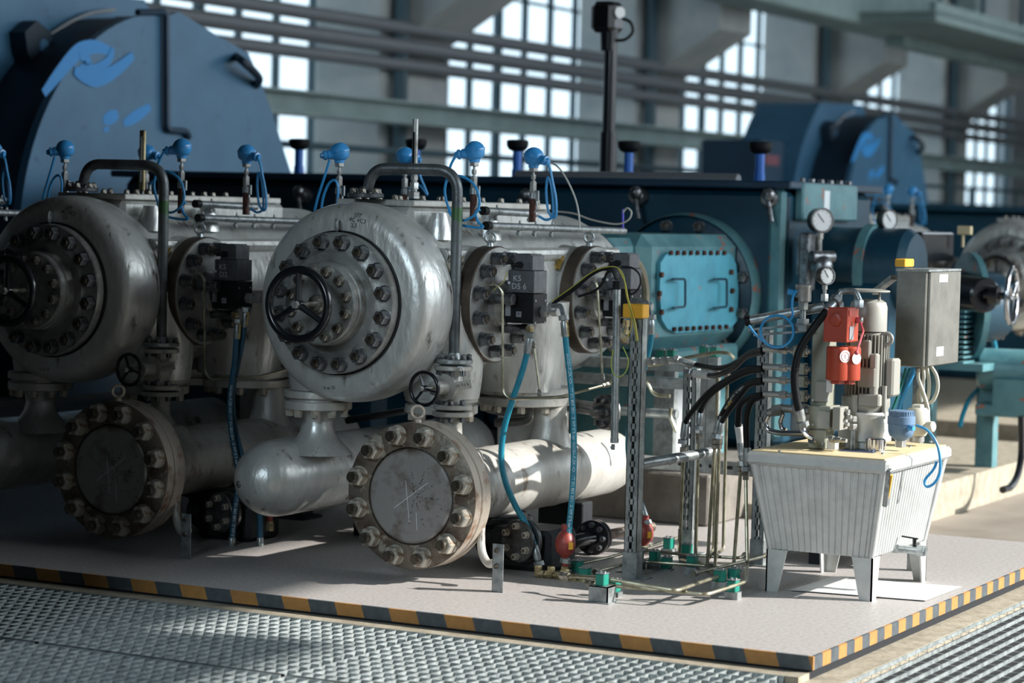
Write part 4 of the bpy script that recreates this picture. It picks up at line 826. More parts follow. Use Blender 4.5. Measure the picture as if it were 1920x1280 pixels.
sm_ = thing('feed_pump', 'small teal horizontal pump motor low at the picture edge', 'pump', P(1870, 735, x=-1.2))
c = P(1840, 690, x=-1.2); g = G(); g.lathe([(-.02, .09), (.0, .115), (.42, .115), (.44, .09)], c, (1, .2, 0), 32); g.box(c+V((-.0, -.1, -.26)), c+V((.5, .15, -.19)), .01); g.box(c+V((.1, -.1, -.2)), c+V((.3, .1, -.05))); ob('pump_body', g, M['tealg'], sm_)
g = G(); q = c+V((.3, .06, 0)); g.lathe([(0, .13), (.4, .13)], q, (1, .2, 0), 32); ob('pump_end', g, M['black'], sm_)
g = G(); q = P(1806, 430, x=-1.35); g.box(q+V((-.03, -.02, -.03)), q+V((.05, .02, .02)), .004); g.cyl(q-V((0, 0, .1)), q, .008); ob('sign_plate', g, M['cream'], label='small cream plate on a thin stem above the teal motor', cat='sign')
for i, (pts, x, r) in enumerate((([(1846, 598), (1858, 625), (1866, 655), (1862, 690)], -1.22, .016), ([(1845, 720), (1820, 745), (1806, 775), (1800, 800)], -1.25, .014))):
    g = G(); g.tube(smooth_path([P(a, b, x=x) for a, b in pts]), r, 8); ob('blue_pipe', g, M['hose'], label=('blue hose curving behind the cabinet toward the teal pump', 'blue hose dropping below the small teal pump')[i], cat='hose')
# ============================================================ hydraulic power unit
def pbox(g, x0, y0, x1, y1, Y, d, bev=0.0):
    a = P(x0, y1, y=Y); b = P(x1, y0, y=Y); return g.box((a.x, Y, a.z), (b.x, Y+d, b.z), bev)
tk = thing('oil_tank', 'ribbed aluminium hydraulic oil tank on four splayed legs standing near the striped corner', 'tank', (-.45, 1.55, 0))
X0, X1, Y0, Y1, ZT = -.745, -.165, 1.17, 1.95, .545
B = ((-.655, 1.235), (-.245, 1.86)); zb = .165
def corner(t, sx, sy):                                                        # t 0 bottom .. 1 top
    x = (X0+.03 if sx < 0 else X1-.03)*t + (B[0][0] if sx < 0 else B[1][0])*(1-t)
    y = (Y0+.03 if sy < 0 else Y1-.03)*t + (B[0][1] if sy < 0 else B[1][1])*(1-t)
    return V((x, y, zb + (ZT-.045-zb)*t))
g = G(); cs = [(-1, -1), (1, -1), (1, 1), (-1, 1)]; g.add([corner(t, *c) for t in (0, 1) for c in cs], [(0, 1, 2, 3), (4, 7, 6, 5)] + [(i, (i+1) % 4, 4+(i+1) % 4, 4+i) for i in range(4)])
for i in range(17):
    f = (i+.5)/17
    a = corner(0, -1, -1).lerp(corner(0, 1, -1), f); b = corner(.985, -1, -1).lerp(corner(.985, 1, -1), f); g.bar(a, b, .024, .006, .002, up=(0, 1, 0))
for i in range(23):
    f = (i+.5)/23
    a = corner(0, 1, -1).lerp(corner(0, 1, 1), f); b = corner(.985, 1, -1).lerp(corner(.985, 1, 1), f); g.bar(a, b, .022, .006, .002, up=(1, 0, 0))
for sx, sy in cs: g.cyl(corner(0, sx, sy), corner(1, sx, sy), .012, .02, seg=12)
ob('tank_body', g, M['alu'], tk)
g = G(); g.box((X0, Y0, ZT-.05), (X1, Y1, ZT), .012); ob('rim', g, M['alu'], tk)
g = G(); g.box((X0+.02, Y0+.02, ZT), (X1-.02, Y1-.02, ZT+.006), .002); ob('lid_plate', g, M['cream'], tk)
for sx, sy in cs:
    q = corner(0, sx, sy); g = G(); w, e, dx = .085, .05, .004
    bx = q.x + sx*.012; by = q.y + sy*.012
    g.add([(bx, by, zb), (bx-sx*w, by, zb), (bx-sx*e, by, 0), (bx, by, 0), (bx, by-sy*.006, zb), (bx-sx*w, by-sy*.006, zb), (bx-sx*e, by-sy*.006, 0), (bx, by-sy*.006, 0)], [(0,1,2,3), (4,5,6,7), (0,1,5,4), (1,2,6,5), (2,3,7,6), (3,0,4,7)])
    g.add([(bx, by, zb), (bx, by-sy*w, zb), (bx, by-sy*e, 0), (bx, by, 0), (bx-sx*.006, by, zb), (bx-sx*.006, by-sy*w, zb), (bx-sx*.006, by-sy*e, 0), (bx-sx*.006, by, 0)], [(0,1,2,3), (4,5,6,7), (0,1,5,4), (1,2,6,5), (2,3,7,6), (3,0,4,7)])
    ob('leg', g, M['alu'], tk)
# oil level gauge and drain tap on the side
g = G(); p0, p1 = P(1660, 948, x=-.150), P(1668, 880, x=-.125); g.bar(p0, p1, .030, .018, .003, up=(1, 0, 0)); lg = ob('level_gauge', g, M['steel'], tk)
g = G(); g.bar(p0+V((.010, -.004, .03)), p1+V((.010, -.004, -.02)), .010, .008, up=(1, 0, 0)); ob('amber_window', g, M['yel'], lg)
q = P(1682, 1028, x=-.24); g = G(); g.hexn(q+V((-.02, 0, 0)), (1, 0, 0), .034, .03); g.cyl(q, q+V((.12, .0, 0)), .016, seg=16); g.hexn(q+V((.085, 0, 0)), (1, 0, 0), .040, .03); dv = ob('drain_tap', g, M['steel'], tk)
g = G(); g.cyl(q+V((.07, 0, .01)), q+V((.07, 0, .045)), .008); g.bar(q+V((.085, 0, .045)), q+V((.02, -.01, .052)), .014, .006, .002); ob('tap_lever', g, M['black'], dv)
g = G(); a = P(1585, 846, z=ZT+.0065); b = P(1662, 852, z=ZT+.0065)
g.add([P(1570, 845, z=ZT+.007), P(1638, 849, z=ZT+.007), P(1652, 843, z=ZT+.007), P(1590, 839, z=ZT+.007)], [(0, 1, 2, 3)]); ob('type_plate', g, M['navyp'], tk)
for a_, b_ in ((1432, 834), (1462, 847), (1655, 851), (1706, 838), (1745, 829)): g = G(); g.hexn(P(a_, b_, z=ZT+.006), (0, 0, 1), .012, .006); ob('lid_screw', g, M['steel'], tk)
# paper under the tank
g = G(); c0 = [P(a, b, z=.004) for a, b in ((1481, 1106), (1735, 1126), (1803, 1100), (1560, 1082))]; g.poly(c0, (0, 0, .002)); ob('absorbent_sheet', g, M['white'], label='white sheet lying on the plinth under the oil tank', cat='sheet')
# valve tower
tw = thing('valve_tower', 'grey-green hydraulic valve block tower rising from the oil tank lid', 'valve block', (-.55, 1.42, ZT))
g = G(); pbox(g, 1519, 600, 1555, 762, 1.40, .09, .003); pbox(g, 1516, 762, 1558, 806, 1.38, .11, .004); pbox(g, 1514, 806, 1548, 840, 1.37, .10, .004); ob('block_stack', g, M['ugrey'], tw)
g = G(); pbox(g, 1560, 764, 1576, 806, 1.36, .09, .002); pbox(g, 1528, 716, 1553, 752, 1.385, .02, .001); pbox(g, 1532, 772, 1556, 803, 1.365, .02, .001); ob('cartridge_blocks', g, M['motor'], tw)
g = G()
for a_, b_ in ((1524, 620), (1550, 620), (1524, 750), (1550, 750), (1524, 796), (1552, 796), (1524, 832), (1542, 832)): g.cyl(P(a_, b_, y=1.385), P(a_, b_, y=1.362), .0045, seg=8)
ob('socket_screw', g, M['steel'], tw)
g = G(); pbox(g, 1550, 826, 1566, 842, 1.34, .04); pl_ = ob('side_label', g, M['white'], tw); 
g = G(); g.box(P(1549, 735, y=1.38)+V((0, 0, 0)), P(1561, 712, y=1.384)+V((.0, .002, 0))); ob('side_label', g, M['white'], tw)
g = G()
for a_, b_, L in ((1578, 770, .035), (1580, 780, .04), (1577, 794, .035)): q = P(a_, b_, y=1.42); g.cyl(q, q+V((L, -.01, 0)), .008, seg=12); g.hexn(q+V((L*.4, 0, 0)), (1, -.3, 0), .022, .012)
for a_, b_ in ((1556, 822), (1566, 824)): q = P(a_, b_, y=1.33); g.cyl(q, q+V((.05, -.01, 0)), .008, seg=12); g.hexn(q, (1, -.2, 0), .024, .018)
ob('port_fitting', g, M['plate'], tw)
# rows of hose couplings into the tower
for i, yy in enumerate((657, 690, 714, 741)):
    a_ = P(1432, yy-3, y=1.42); b_ = P(1520, yy+2, y=1.42); d = (b_-a_).normalized(); L = (b_-a_).length; g = G()
    g.cyl(a_, a_+d*.07, .0125); g.hexn(a_+d*.07, d, .030, .028); g.cyl(a_+d*.09, a_+d*L, .008); g.hexn(a_+d*.115, d, .024, .016); g.hexn(a_+d*(L-.055), d, .028, .018); g.hexn(a_+d*(L-.03), d, .024, .02)
    cp = ob('hose_coupling', g, M['plate'], tw)
    g = G(); g.obox(a_+d*.155, (.05, .04, .045), None, .003); cb = ob('check_valve', g, M['ugrey'], cp)
    g = G(); g.lathe([(0, .010), (.002, .010), (.002, .006)], a_+d*.155+V((0, -.0205, 0)), (0, -1, 0), 14); ob('valve_screw', g, M['plate'], cb)
g = G(); g.tube(fillet(Q([(1440, 779), (1434, 790), (1438, 806), (1460, 812), (1516, 812)], 1.38), .03, 5), .011, 12); g.tube(fillet(Q([(1468, 776), (1462, 792), (1466, 804), (1474, 806)], 1.42), .02, 5), .009, 12); ob('return_pipe', g, M['chrome'], tw)
g = G(); g.tube(fillet(Q([(1440, 775), (1462, 765), (1500, 768), (1518, 770)], 1.45), .02, 4), .016, 12); g.hexn(P(1450, 770, y=1.45), (1, 0, .2), .045, .04); g.hexn(P(1490, 767, y=1.45), (1, 0, 0), .05, .05); g.box(P(1485, 805, y=1.46), P(1518, 760, y=1.53)); ob('pump_union', g, M['plate'], tw)
# gauge and pressure switch on the rail
g = G(); p0, p1 = P(1399, 602, y=1.45), P(1545, 575, y=1.5)
cdt = thing('cable_conduit', 'open-ended galvanised conduit stub aiming at the pressure switch above the valve tower', 'conduit', p0)
g = G(); g.cyl(p0, p1, .019, seg=20); ob('conduit_tube', g, M['steel'], cdt); g = G(); d = (p1-p0).normalized(); g.lathe([(-.002, .014), (-.002, .021), (.02, .021)], p0, d, 20, close=False); g.lathe([(-.001, .016), (-.001, 0)], p0, d, 20, close=False); ob('end_bushing', g, M['rubber'], cdt)
rl = thing('support_rail', 'pair of slotted steel rails holding the conduit and switch beside the valve tower', 'rail', P(1400, 620, y=1.5))
for a_, b_, c_, e_ in ((1405, 618, 1545, 604), (1415, 628, 1545, 618)):
    g = G(); g.bar(P(a_, b_, y=1.5), P(c_, e_, y=1.5), .03, .010, .001); ob('slotted_bar', g, M['slot'], rl)
ps = thing('pressure_switch', 'small cylindrical pressure switch with printed silver case and blue plug', 'switch', P(1510, 625, y=1.42))
q = P(1507, 540, y=1.42); g = G(); g.lathe([(-.055, .026), (-.05, .031), (0, .031), (.003, .033), (.012, .033), (.015, .029)], q, (0, 0, 1), 32); ob('switch_case', g, M['plate'], ps)
g = G(); g.hexn(q+V((0, 0, -.055)), (0, 0, -1), .035, .03); g.cyl(q+V((0, 0, -.08)), q+V((0, 0, -.14)), .012); g.hexn(q+V((0, 0, -.12)), (0, 0, -1), .045, .03); g.box(q+V((-.03, -.03, -.17)), q+V((.03, .03, -.14)), .003); ob('switch_base', g, M['steel'], ps)
g = G(); g.cyl(q+V((-.025, -.015, -.02)), q+V((-.055, -.03, -.015)), .012, seg=14); ob('cable_plug', g, M['cable'], ps)
g = G(); g.lathe([(0, .009), (.006, .009)], q+V((-.018, -.026, -.045)), (-.5, -.85, 0), 12); ob('blanking_cap', g, M['rubber'], ps)
bc = G(); cc = P(1458, 622, y=1.38); lo = [(1494, 545), (1487, 556), (1485, 575), (1487, 590)]
path = smooth_path(Q(lo, 1.38), 5)
ringp = [P(1457+31*math.cos(math.radians(a)), 621+30*math.sin(math.radians(a)), y=1.38-.0001*a) for a in range(-40, 560, 15)]
bc.tube(path + ringp, .0052, 8); bc.tube(smooth_path(Q([(1470, 650), (1445, 648), (1420, 630), (1404, 610)], 1.39), 6), .0052, 8); ob('coiled_cable', bc, M['cable'], label='blue cable coiled in a loop below the pressure switch', cat='cable')
gauge(P(1551, 517, y=1.45), (.80, -.60, .05), .036, 'sharp steel pressure gauge with white dial on top of the valve tower', .10, 'dplate', 30)
# red filter
rf = thing('oil_filter', 'red hydraulic oil filter block with round label and red lever, in front of the motor', 'filter', P(1580, 715, y=1.36))
g = G(); pbox(g, 1543, 577, 1590, 640, 1.30, .125, .003); hb = ob('filter_head', g, M['red'], rf)
g = G(); c1_ = P(1573, 640, y=1.37); c2_ = P(1592, 640, y=1.40); zl = P(1570, 712, y=1.37).z
for c_ in (c1_, c2_): g.lathe([(0, .045), (.005, .047), (.125, .047), (.13, .043)], V((c_.x, c_.y, zl)), (0, 0, 1), 36); g.hexn((c_.x, c_.y, zl-.015), (0, 0, 1), .05, .02)
fb = ob('filter_bowl', g, M['red'], rf)
g = G(); d = V((.55, -.83, 0)).normalized(); g.lathe([(.0, .024), (.001, .024)], V((c1_.x, c1_.y, 0))+V((0, 0, P(1580, 667, y=1.37).z))+V((.80, -.60, 0))*.0465, (.80, -.60, 0), 28); lb = ob('round_label', g, M['face'], fb)
g = G(); g.lathe([(.0, .022), (.001, .022)], V((c2_.x, c2_.y, 0))+V((0, 0, P(1580, 670, y=1.4).z))+V((.87, -.5, 0))*.0472, (.87, -.5, 0), 28); ob('round_label', g, M['face'], fb)
g = G(); n_ = V((.80, -.60, 0)); g.torus(V((c1_.x, c1_.y, P(1580, 667, y=1.37).z))+n_*.0480, n_, .017, .0008, 28, 5); g.bar(V((c1_.x, c1_.y, P(1580, 667, y=1.37).z-.008))+n_*.0480, V((c1_.x, c1_.y, P(1580, 667, y=1.37).z+.008))+n_*.0480, .002, .0005, up=n_); ob('label_print', g, M['redp'], lb)
q = P(1567, 599, y=1.30); g = G(); g.hexn(q, (0, -1, 0), .045, .012); g.cyl(q+V((0, -.012, 0)), q+V((0, -.018, 0)), .014); ob('sealing_plug', g, M['red'], hb)
xr = P(1590, 600, y=1.30).x
g = G(); g.box((xr, 1.32, P(1600, 637, y=1.34).z), (xr+.0012, 1.365, P(1600, 612, y=1.34).z)); ob('data_label', g, M['box2'], hb)
g = G(); g.box((xr, 1.312, P(1597, 592, y=1.32).z), (xr+.0012, 1.335, P(1597, 581, y=1.32).z)); ob('flow_label', g, M['redp'], hb)
g = G(); q = P(1612, 600, x=xr+.012); q2 = P(1606, 661, x=xr+.055); g.cyl(V((xr, q.y, q.z)), q+V((.01, 0, 0)), .012); g.tube([q, P(1619, 620, x=xr+.04), q2], .0038, 8); g.ball(q2, .009); ob('red_lever', g, mat('pink_lever', 'c0525a', 0, .35), rf)
g = G(); q = P(1614, 599, x=xr+.03); g.hexn(q, (1, 0, 0), .018, .008); ob('lever_nut', g, M['steel'], rf)
g = G(); q = P(1573, 575, y=1.38); g.hexn(q, (0, 0, 1), .034, .02); g.cyl(q, q+V((0, 0, .045)), .012); g.tube(fillet([q+V((0, 0, .02)), q+V((0, 0, .06)), q+V((.055, .03, .065)), q+V((.075, .03, .02))], .02, 4), .012, 12); q3 = q+V((.07, .03, .0)); g.hexn(q3, (0, 0, 1), .034, .03); ob('elbow_fitting', g, M['steel'], rf)
# big black hose looping to the filter
hose([P(1561, 570, y=1.34), P(1548, 585, y=1.31), P(1525, 615, y=1.28), P(1500, 655, y=1.26), P(1490, 700, y=1.25), P(1493, 745, y=1.26), P(1502, 785, y=1.28)], .0155, 'thick black hose arching from the red filter down past the valve tower', m='rubber', group='black hydraulic hoses', f0=.04, f1=.035)
g = G(); g.tube(fillet(Q([(1503, 797), (1510, 815), (1525, 822)], 1.29), .02, 4), .011, 10); g.lathe([(0, .013), (.02, .013), (.02, .008)], P(1524, 826, y=1.30), (0, -1, .2), 18); ob('hose_elbow', g, M['chrome'], tw)
# vertical electric motor
vm = thing('electric_motor', 'upright light grey finned electric motor with fan cowl standing on the oil tank', 'motor', (-.38, 1.62, ZT))
mc = P(1625, 700, y=1.62); ax = V((mc.x, mc.y, 0))
def zz(py): return P(1625, py, y=1.62).z
g = G(); g.lathe([(zz(620), .074), (zz(575), .074), (zz(566), .068), (zz(561), .05), (zz(560), 0)], ax, (0, 0, 1), 44); ob('fan_cowl', g, M['motor'], vm)
g = G(); cx_ = P(1612, 545, y=1.60); g.lathe([(0, .0), (0, .098), (.004, .102), (.008, .099), (.012, .07), (.014, 0)], V((cx_.x+.02, 1.60, zz(547))), (0, 0, 1), 44); ob('rain_cap', g, M['motor'], vm)
g = G()
for dx in (-.05, .05): g.cyl(ax+V((dx, -.02, zz(565))), ax+V((dx, -.02, zz(546))), .005)
ob('cap_post', g, M['motor'], vm)
g = G(); g.lathe([(zz(752), .068), (zz(622), .068)], ax, (0, 0, 1), 40)
for i in range(36):
    a = 2*math.pi*i/36; d = V((math.cos(a), math.sin(a), 0)); g.bar(ax+d*.076+V((0, 0, zz(748))), ax+d*.076+V((0, 0, zz(626))), .004, .024, up=d)
ob('finned_body', g, M['motor'], vm)
g = G(); g.obox(V((mc.x-.0, 1.545, (zz(665)+zz(640))/2)), (.085, .03, .075), None, .006); g.obox(V((mc.x+.055, 1.56, zz(700))), (.03, .05, .17), None, .006); g.obox(V((mc.x+.03, 1.545, zz(705))), (.075, .03, .08), None, .006); g.obox(V((mc.x+.102, 1.64, zz(705))), (.035, .09, .15), None, .008); tb2 = ob('terminal_box', g, M['motor'], vm)
g = G(); g.torus(V((mc.x+.085, 1.60, zz(633))), (0, 1, 0), .022, .008, 24, 8); ob('lifting_eye', g, M['motor'], vm)
g = G(); g.lathe([(zz(785), .05), (zz(770), .085), (zz(760), .096), (zz(742), .096), (zz(737), .075)], ax, (0, 0, 1), 44); g.obox(V((mc.x+.045, 1.54, zz(747))), (.09, .04, .05), None, .006); g.cyl(V((mc.x-.01, 1.52, zz(775))), V((mc.x-.01, 1.52, zz(738))), .012); g.cyl(V((mc.x+.09, 1.58, zz(780))), V((mc.x+.09, 1.58, zz(720))), .010); ob('motor_flange', g, M['motor'], vm)
g = G(); g.lathe([(ZT+.006, .085), (ZT+.03, .085), (ZT+.035, .105), (zz(778), .105), (zz(774), .108), (zz(770), .104)], ax, (0, 0, 1), 48); ob('bell_housing', g, M['alu'], vm)
# tank top instruments
ls = thing('level_sensor', 'slate blue round level sensor with ribbed cap on the tank lid', 'sensor', P(1688, 830, z=ZT))
q = P(1690, 795, y=1.55); g = G(); g.lathe([(-.065, .018), (-.045, .045), (-.03, .05), (.0, .052), (.002, .056)], q, (0, 0, 1), 36); ob('sensor_body', g, M['slate'], ls)
g = G(); g.lathe([(.002, .054), (.03, .054), (.033, .050), (.05, .049), (.054, .045), (.056, 0)], q, (0, 0, 1), 36)
for i in range(30):
    a = 2*math.pi*i/30; d = V((math.cos(a), math.sin(a), 0)); g.bar(q+d*.049+V((0, 0, .034)), q+d*.049+V((0, 0, .052)), .004, .004, up=d)
ob('ribbed_cap', g, M['slate'], ls)
g = G(); g.hexn(q+V((0, 0, -.09)), (0, 0, 1), .04, .03); ob('base_nut', g, M['plate'], ls)
g = G(); g.cyl(q+V((.04, -.03, -.01)), q+V((.065, -.04, -.01)), .010, seg=12); ob('cable_gland', g, M['blue'], ls)
g = G(); g.tube(smooth_path(Q([(1718, 797), (1738, 806), (1755, 828), (1762, 855), (1762, 885), (1752, 905), (1738, 912), (1734, 900), (1750, 880), (1756, 865)], 1.48), 7), .0055, 9); ob('sensor_cable', g, M['cable'], label='blue cable arching from the slate sensor over the tank edge', cat='cable')
cd_ = thing('level_sensor', 'cream domed sensor head behind the slate blue one', 'sensor', P(1715, 830, z=ZT))
q = P(1720, 795, y=1.80); g = G(); g.lathe([(-.045, .035), (-.02, .05), (.0, .052), (.05, .048), (.066, .035), (.07, 0)], q, (0, 0, 1), 32); g.cyl(q+V((.0, 0, -.005)), q+V((.075, -.02, -.005)), .022, seg=20, bev=.004); g.box(q+V((-.02, -.02, .06)), q+V((.02, .02, .08)), .004); ob('sensor_housing', g, M['dome'], cd_)
g = G(); g.lathe([(-.07, .03), (-.045, .03)], q, (0, 0, 1), 20); ob('base_nut', g, M['plate'], cd_)
bp_ = thing('filler_cap', 'short chromed ribbed filler cap on the tank lid', 'cap', P(1641, 845, z=ZT))
q = P(1641, 845, z=ZT+.006); g = G(); g.lathe([(0, .042), (.004, .042), (.004, .034), (.046, .036), (.050, .033), (.052, 0)], q, (0, 0, 1), 32)
for i in range(16):
    a = 2*math.pi*i/16; d = V((math.cos(a), math.sin(a), 0)); g.bar(q+d*.036+V((0, 0, .008)), q+d*.036+V((0, 0, .046)), .006, .005, up=d)
ob('cap_body', g, M['chrome'], bp_)
tp_ = thing('suction_pipe', 'short steel standpipe with hex nut beside the filler cap', 'pipe', P(1597, 838, z=ZT))
q = P(1597, 842, z=ZT+.006); g = G(); g.cyl(q, q+V((0, 0, .10)), .0115, seg=18); g.cyl(q, q+V((0, 0, .003)), .02); ob('standpipe', g, M['steel'], tp_)
g = G(); g.hexn(q+V((0, 0, .075)), (0, 0, 1), .034, .025); g.hexn(q+V((0, 0, .11)), (0, 0, 1), .030, .02); ob('pipe_nut', g, M['plate'], tp_)
g = G(); g.lathe([(0, .016), (.012, .018), (.02, .012)], P(1572, 836, z=ZT+.006), (0, 0, 1), 6); ob('lid_plug', g, M['cream'], tk)
# control cabinet
cb_ = thing('control_cabinet', 'brushed steel control cabinet with two white stickers, cables hanging beneath', 'cabinet', P(1735, 690, y=2.0))
YC = 2.0; a = P(1676, 686, y=YC); b = P(1738, 508, y=YC); xr = b.x; yb_ = P(1797, 510, x=xr).y
g = G(); g.box((a.x, YC, a.z), (xr, yb_, b.z), .004); ob('cabinet_body', g, M['cabs'], cb_)
g = G(); g.box((a.x-.004, YC-.004, b.z-.004), (xr+.012, yb_+.004, b.z+.006), .002); ob('cabinet_top', g, M['steel'], cb_)
g = G(); g.box((xr, YC+.018, a.z+.005), (xr+.012, yb_-.002, b.z-.006), .002); dr = ob('cabinet_door', g, M['cabs'], cb_)
for n_, (u0, v0, u1, v1) in enumerate(((1761, 514, 1777, 529), (1755, 649, 1769, 668))):
    q0, q1 = P(u0, v1, x=xr+.0125), P(u1, v0, x=xr+.0125); g = G(); g.box(q0, q1+V((.001, 0, 0))); ob('sticker', g, M['white'], dr)
g = G(); q = P(1694, 498, y=2.05); g.box(q+V((-.035, -.01, -.005)), q+V((.012, .10, .028)), .004); ob('alarm_beacon', g, M['yel'], cb_)
g = G(); g.bar(P(1676, 520, y=2.1), P(1640, 548, y=2.2), .03, .02); g.box((a.x+.05, YC+.1, 0), (a.x+.09, YC+.14, a.z)); ob('cabinet_bracket', g, M['slot'], cb_)
for n_, (pts, r, m_) in enumerate((
    ([(1712, 688), (1712, 700), (1700, 725), (1690, 750), (1680, 790)], .009, 'cable'), ([(1706, 690), (1700, 705), (1692, 735), (1690, 770)], .006, 'hose'),
    ([(1722, 690), (1722, 710), (1732, 740), (1740, 770), (1735, 790)], .009, 'dome'), ([(1730, 688), (1732, 710), (1722, 735), (1725, 760)], .008, 'dome'),
    ([(1738, 688), (1742, 715), (1740, 745), (1728, 760)], .008, 'dome'), ([(1745, 686), (1756, 705), (1758, 730), (1748, 752), (1735, 755)], .008, 'dome'), ([(1698, 690), (1690, 720), (1680, 750), (1668, 780)], .005, 'clampm'))):
    g = G(); g.tube(smooth_path(Q(pts, 2.06+.01*n_)), r, 8)
    ob('power_cable', g, M[m_], label=('thick blue cable', 'thin teal cable', 'white cable bending outward', 'white cable, second of the bunch', 'white cable, third of the bunch', 'outermost looped white cable', 'thin green cable')[n_]+' hanging from the bottom of the control cabinet', cat='cable', group='cables below the control cabinet')
# ============================================================ strut posts, tubes and clamps on the plinth
def strut(p, w, d, h, label, name='strut_post', m='slot', slots=True):
    p = V((p.x, p.y, 0)); t = thing(name, label, 'post', p, 'slotted strut posts')
    g = G(); th = .0025
    g.box(p+V((-w/2, 0, 0)), p+V((-w/2+th, d, h))); g.box(p+V((w/2-th, 0, 0)), p+V((w/2, d, h))); 
    g.box(p+V((-w/2, d-th, 0)), p+V((-w/2+.012, d, h))); g.box(p+V((w/2-.012, d-th, 0)), p+V((w/2, d, h)))
    g.box(p+V((-w/2, 0, 0)), p+V((-w/2+w*.38, th, h))); g.box(p+V((w/2-w*.38, 0, 0)), p+V((w/2, th, h)))
    z = .0
    while z < h: g.box(p+V((-w/2+w*.3, 0, z)), p+V((w/2-w*.3, th, z+.022))); z += .05
    ob('channel', g, M[m], t)
    g = G(); g.box(p+V((-w/2-.004, -.004, 0)), p+V((w/2+.004, d+.004, .11)), .002); g.box(p+V((-.06, -.03, 0)), p+V((.06, d+.04, .006)), .001); ob('foot', g, M[m], t); return t
sp = strut(P(1180, 1086, z=0), .055, .05, P(1185, 585, y=1.17).z, 'tall slotted steel post with yellow cap holding the wires, nearest the teal hoses')
q = P(1188, 596, y=1.15); g = G(); g.box(q+V((-.045, -.01, 0)), q+V((.045, .05, .055)), .004); ob('yellow_cap', g, M['yel'], sp)
strut(P(1168, 1078, z=0)+V((-.005, .09, 0)), .03, .03, P(1185, 600, y=1.25).z, 'narrower slotted strut standing just behind the tall capped post')
strut(P(1284, 1040, z=0), .06, .05, P(1285, 690, y=1.95).z, 'slotted steel post in the middle of the tube bundle')
strut(P(1418, 1060, z=0), .055, .05, P(1425, 478+140, y=1.86).z, 'slotted steel post between the vertical tubes and the oil tank')
cdp = conduit(P(1157, 532, y=1.15), P(1152, 830, y=1.15), .0155, 'vertical conduit strapped to the tall post, black cables entering its top', (.31, .985), True)
pp = thing('tie_pipe', 'sloping galvanised pipe tying the tall post to the tube bundle', 'pipe', P(1190, 878, y=1.2)); g = G(); g.cyl(P(1190, 872, y=1.2), P(1345, 845, y=1.7), .021, seg=20); ob('tube', g, M['steel'], pp)
# cable tray behind
ct = thing('cable_tray', 'long perforated cable tray running low behind the posts', 'tray', P(1300, 890, y=2.5)); g = G(); a, b = P(1195, 905, y=2.45), P(1440, 918, y=2.45)
a.z = b.z = .34; g.box((a.x-.8, 2.45, .30), (b.x+.3, 2.455, .36)); g.box((a.x-.8, 2.45, .30), (b.x+.3, 2.60, .303)); ob('tray', g, M['slot'], ct)
g = G()
for i in range(24): g.box((a.x-.7+i*.075, 2.4485, .325), (a.x-.66+i*.075, 2.4502, .34))
ob('slot_hole', g, M['ink'], ct)
g = G()
for zz_ in (.74, .66): g.box((-2.9, 2.55, zz_), (-1.60, 2.6, zz_+.05), .004)
g.cyl((-2.9, 2.5, .55), (-1.63, 2.5, .55), .022)
ob('cross_rails', g, M['slot'], label='stacked horizontal rails behind the tall slotted post', cat='rail')
# green pipe clamps
def clamp(p, label, n=1, d=(0, 1, 0), block=False, z=0.0):
    p = V(p); t = thing('pipe_clamp', label, 'clamp', V((p.x, p.y, z)), 'green pipe clamps'); g = G(); g.box(p+V((-.018, -.022, -.022)), p+V((.018, .022, .022)), .003); ob('clamp_body', g, M['clampm'], t)
    g = G(); g.box(p+V((-.020, -.022, .022)), p+V((.020, .022, .026)), .001); g.hexn(p+V((-.008, 0, .026)), (0, 0, 1), .010, .006); g.hexn(p+V((.010, 0, .026)), (0, 0, 1), .010, .006); ob('top_plate', g, M['steel'], t)
    if p.z-.022-z > .004:
        g = G(); w = .026
        if block: g.box(V((p.x-.04, p.y-.03, z)), V((p.x+.04, p.y-.028, p.z-.022))); g.box(V((p.x+.034, p.y-.03, z)), V((p.x+.04, p.y+.035, p.z-.022))); g.box(V((p.x-.04, p.y-.03, p.z-.026)), V((p.x+.04, p.y+.035, p.z-.022))); g.box(V((p.x-.05, p.y-.045, z)), V((p.x+.05, p.y+.04, z+.004)))
        else: g.box(V((p.x-w, p.y-w*.8, z)), V((p.x+w, p.y+w*.8, p.z-.022)))
        ob('clamp_base', g, M['slot'], t)
    return t
K = lambda a, b, z: P(a, b, z=z)
k0 = K(1129, 1086, .085); clamp(k0, 'green pipe clamp on its grey channel base, nearest the striped edge', block=True)
clamp(K(1152, 1098, .04), 'small green clamp tucked behind the channel base')
cl = [(1083, 1061, .04, 'green clamp beside the foot of the straight teal hose'), (1097, 1075, .03, 'low green clamp behind the channel base, by the red accumulator'), (1196, 1043, .05, 'green clamp just right of the tall post foot'), (1228, 1043, .05, 'green clamp behind the second accumulator fittings'),
      (1250, 1055, .03, 'green clamp at the middle of the floor tubes'), (1254, 1018, .05, 'green clamp on the rear row of floor tubes'), (1288, 1030, .06, 'green clamp at the foot of the middle post'), (1350, 1079, .07, 'green clamp where the lower tube bends upward'),
      (1376, 1076, .07, 'green clamp beside the bend of the floor tubes'), (1375, 1098, .05, 'frontmost green clamp at the tube bundle foot'), (1298, 1052, .05, 'green clamp half hidden under the tube bends')]
for a_, b_, z_, l_ in cl: clamp(K(a_, b_, z_), l_)
clamp(P(513, 1040, y=1.25), 'green clamp in the shade behind the dome', z=0)
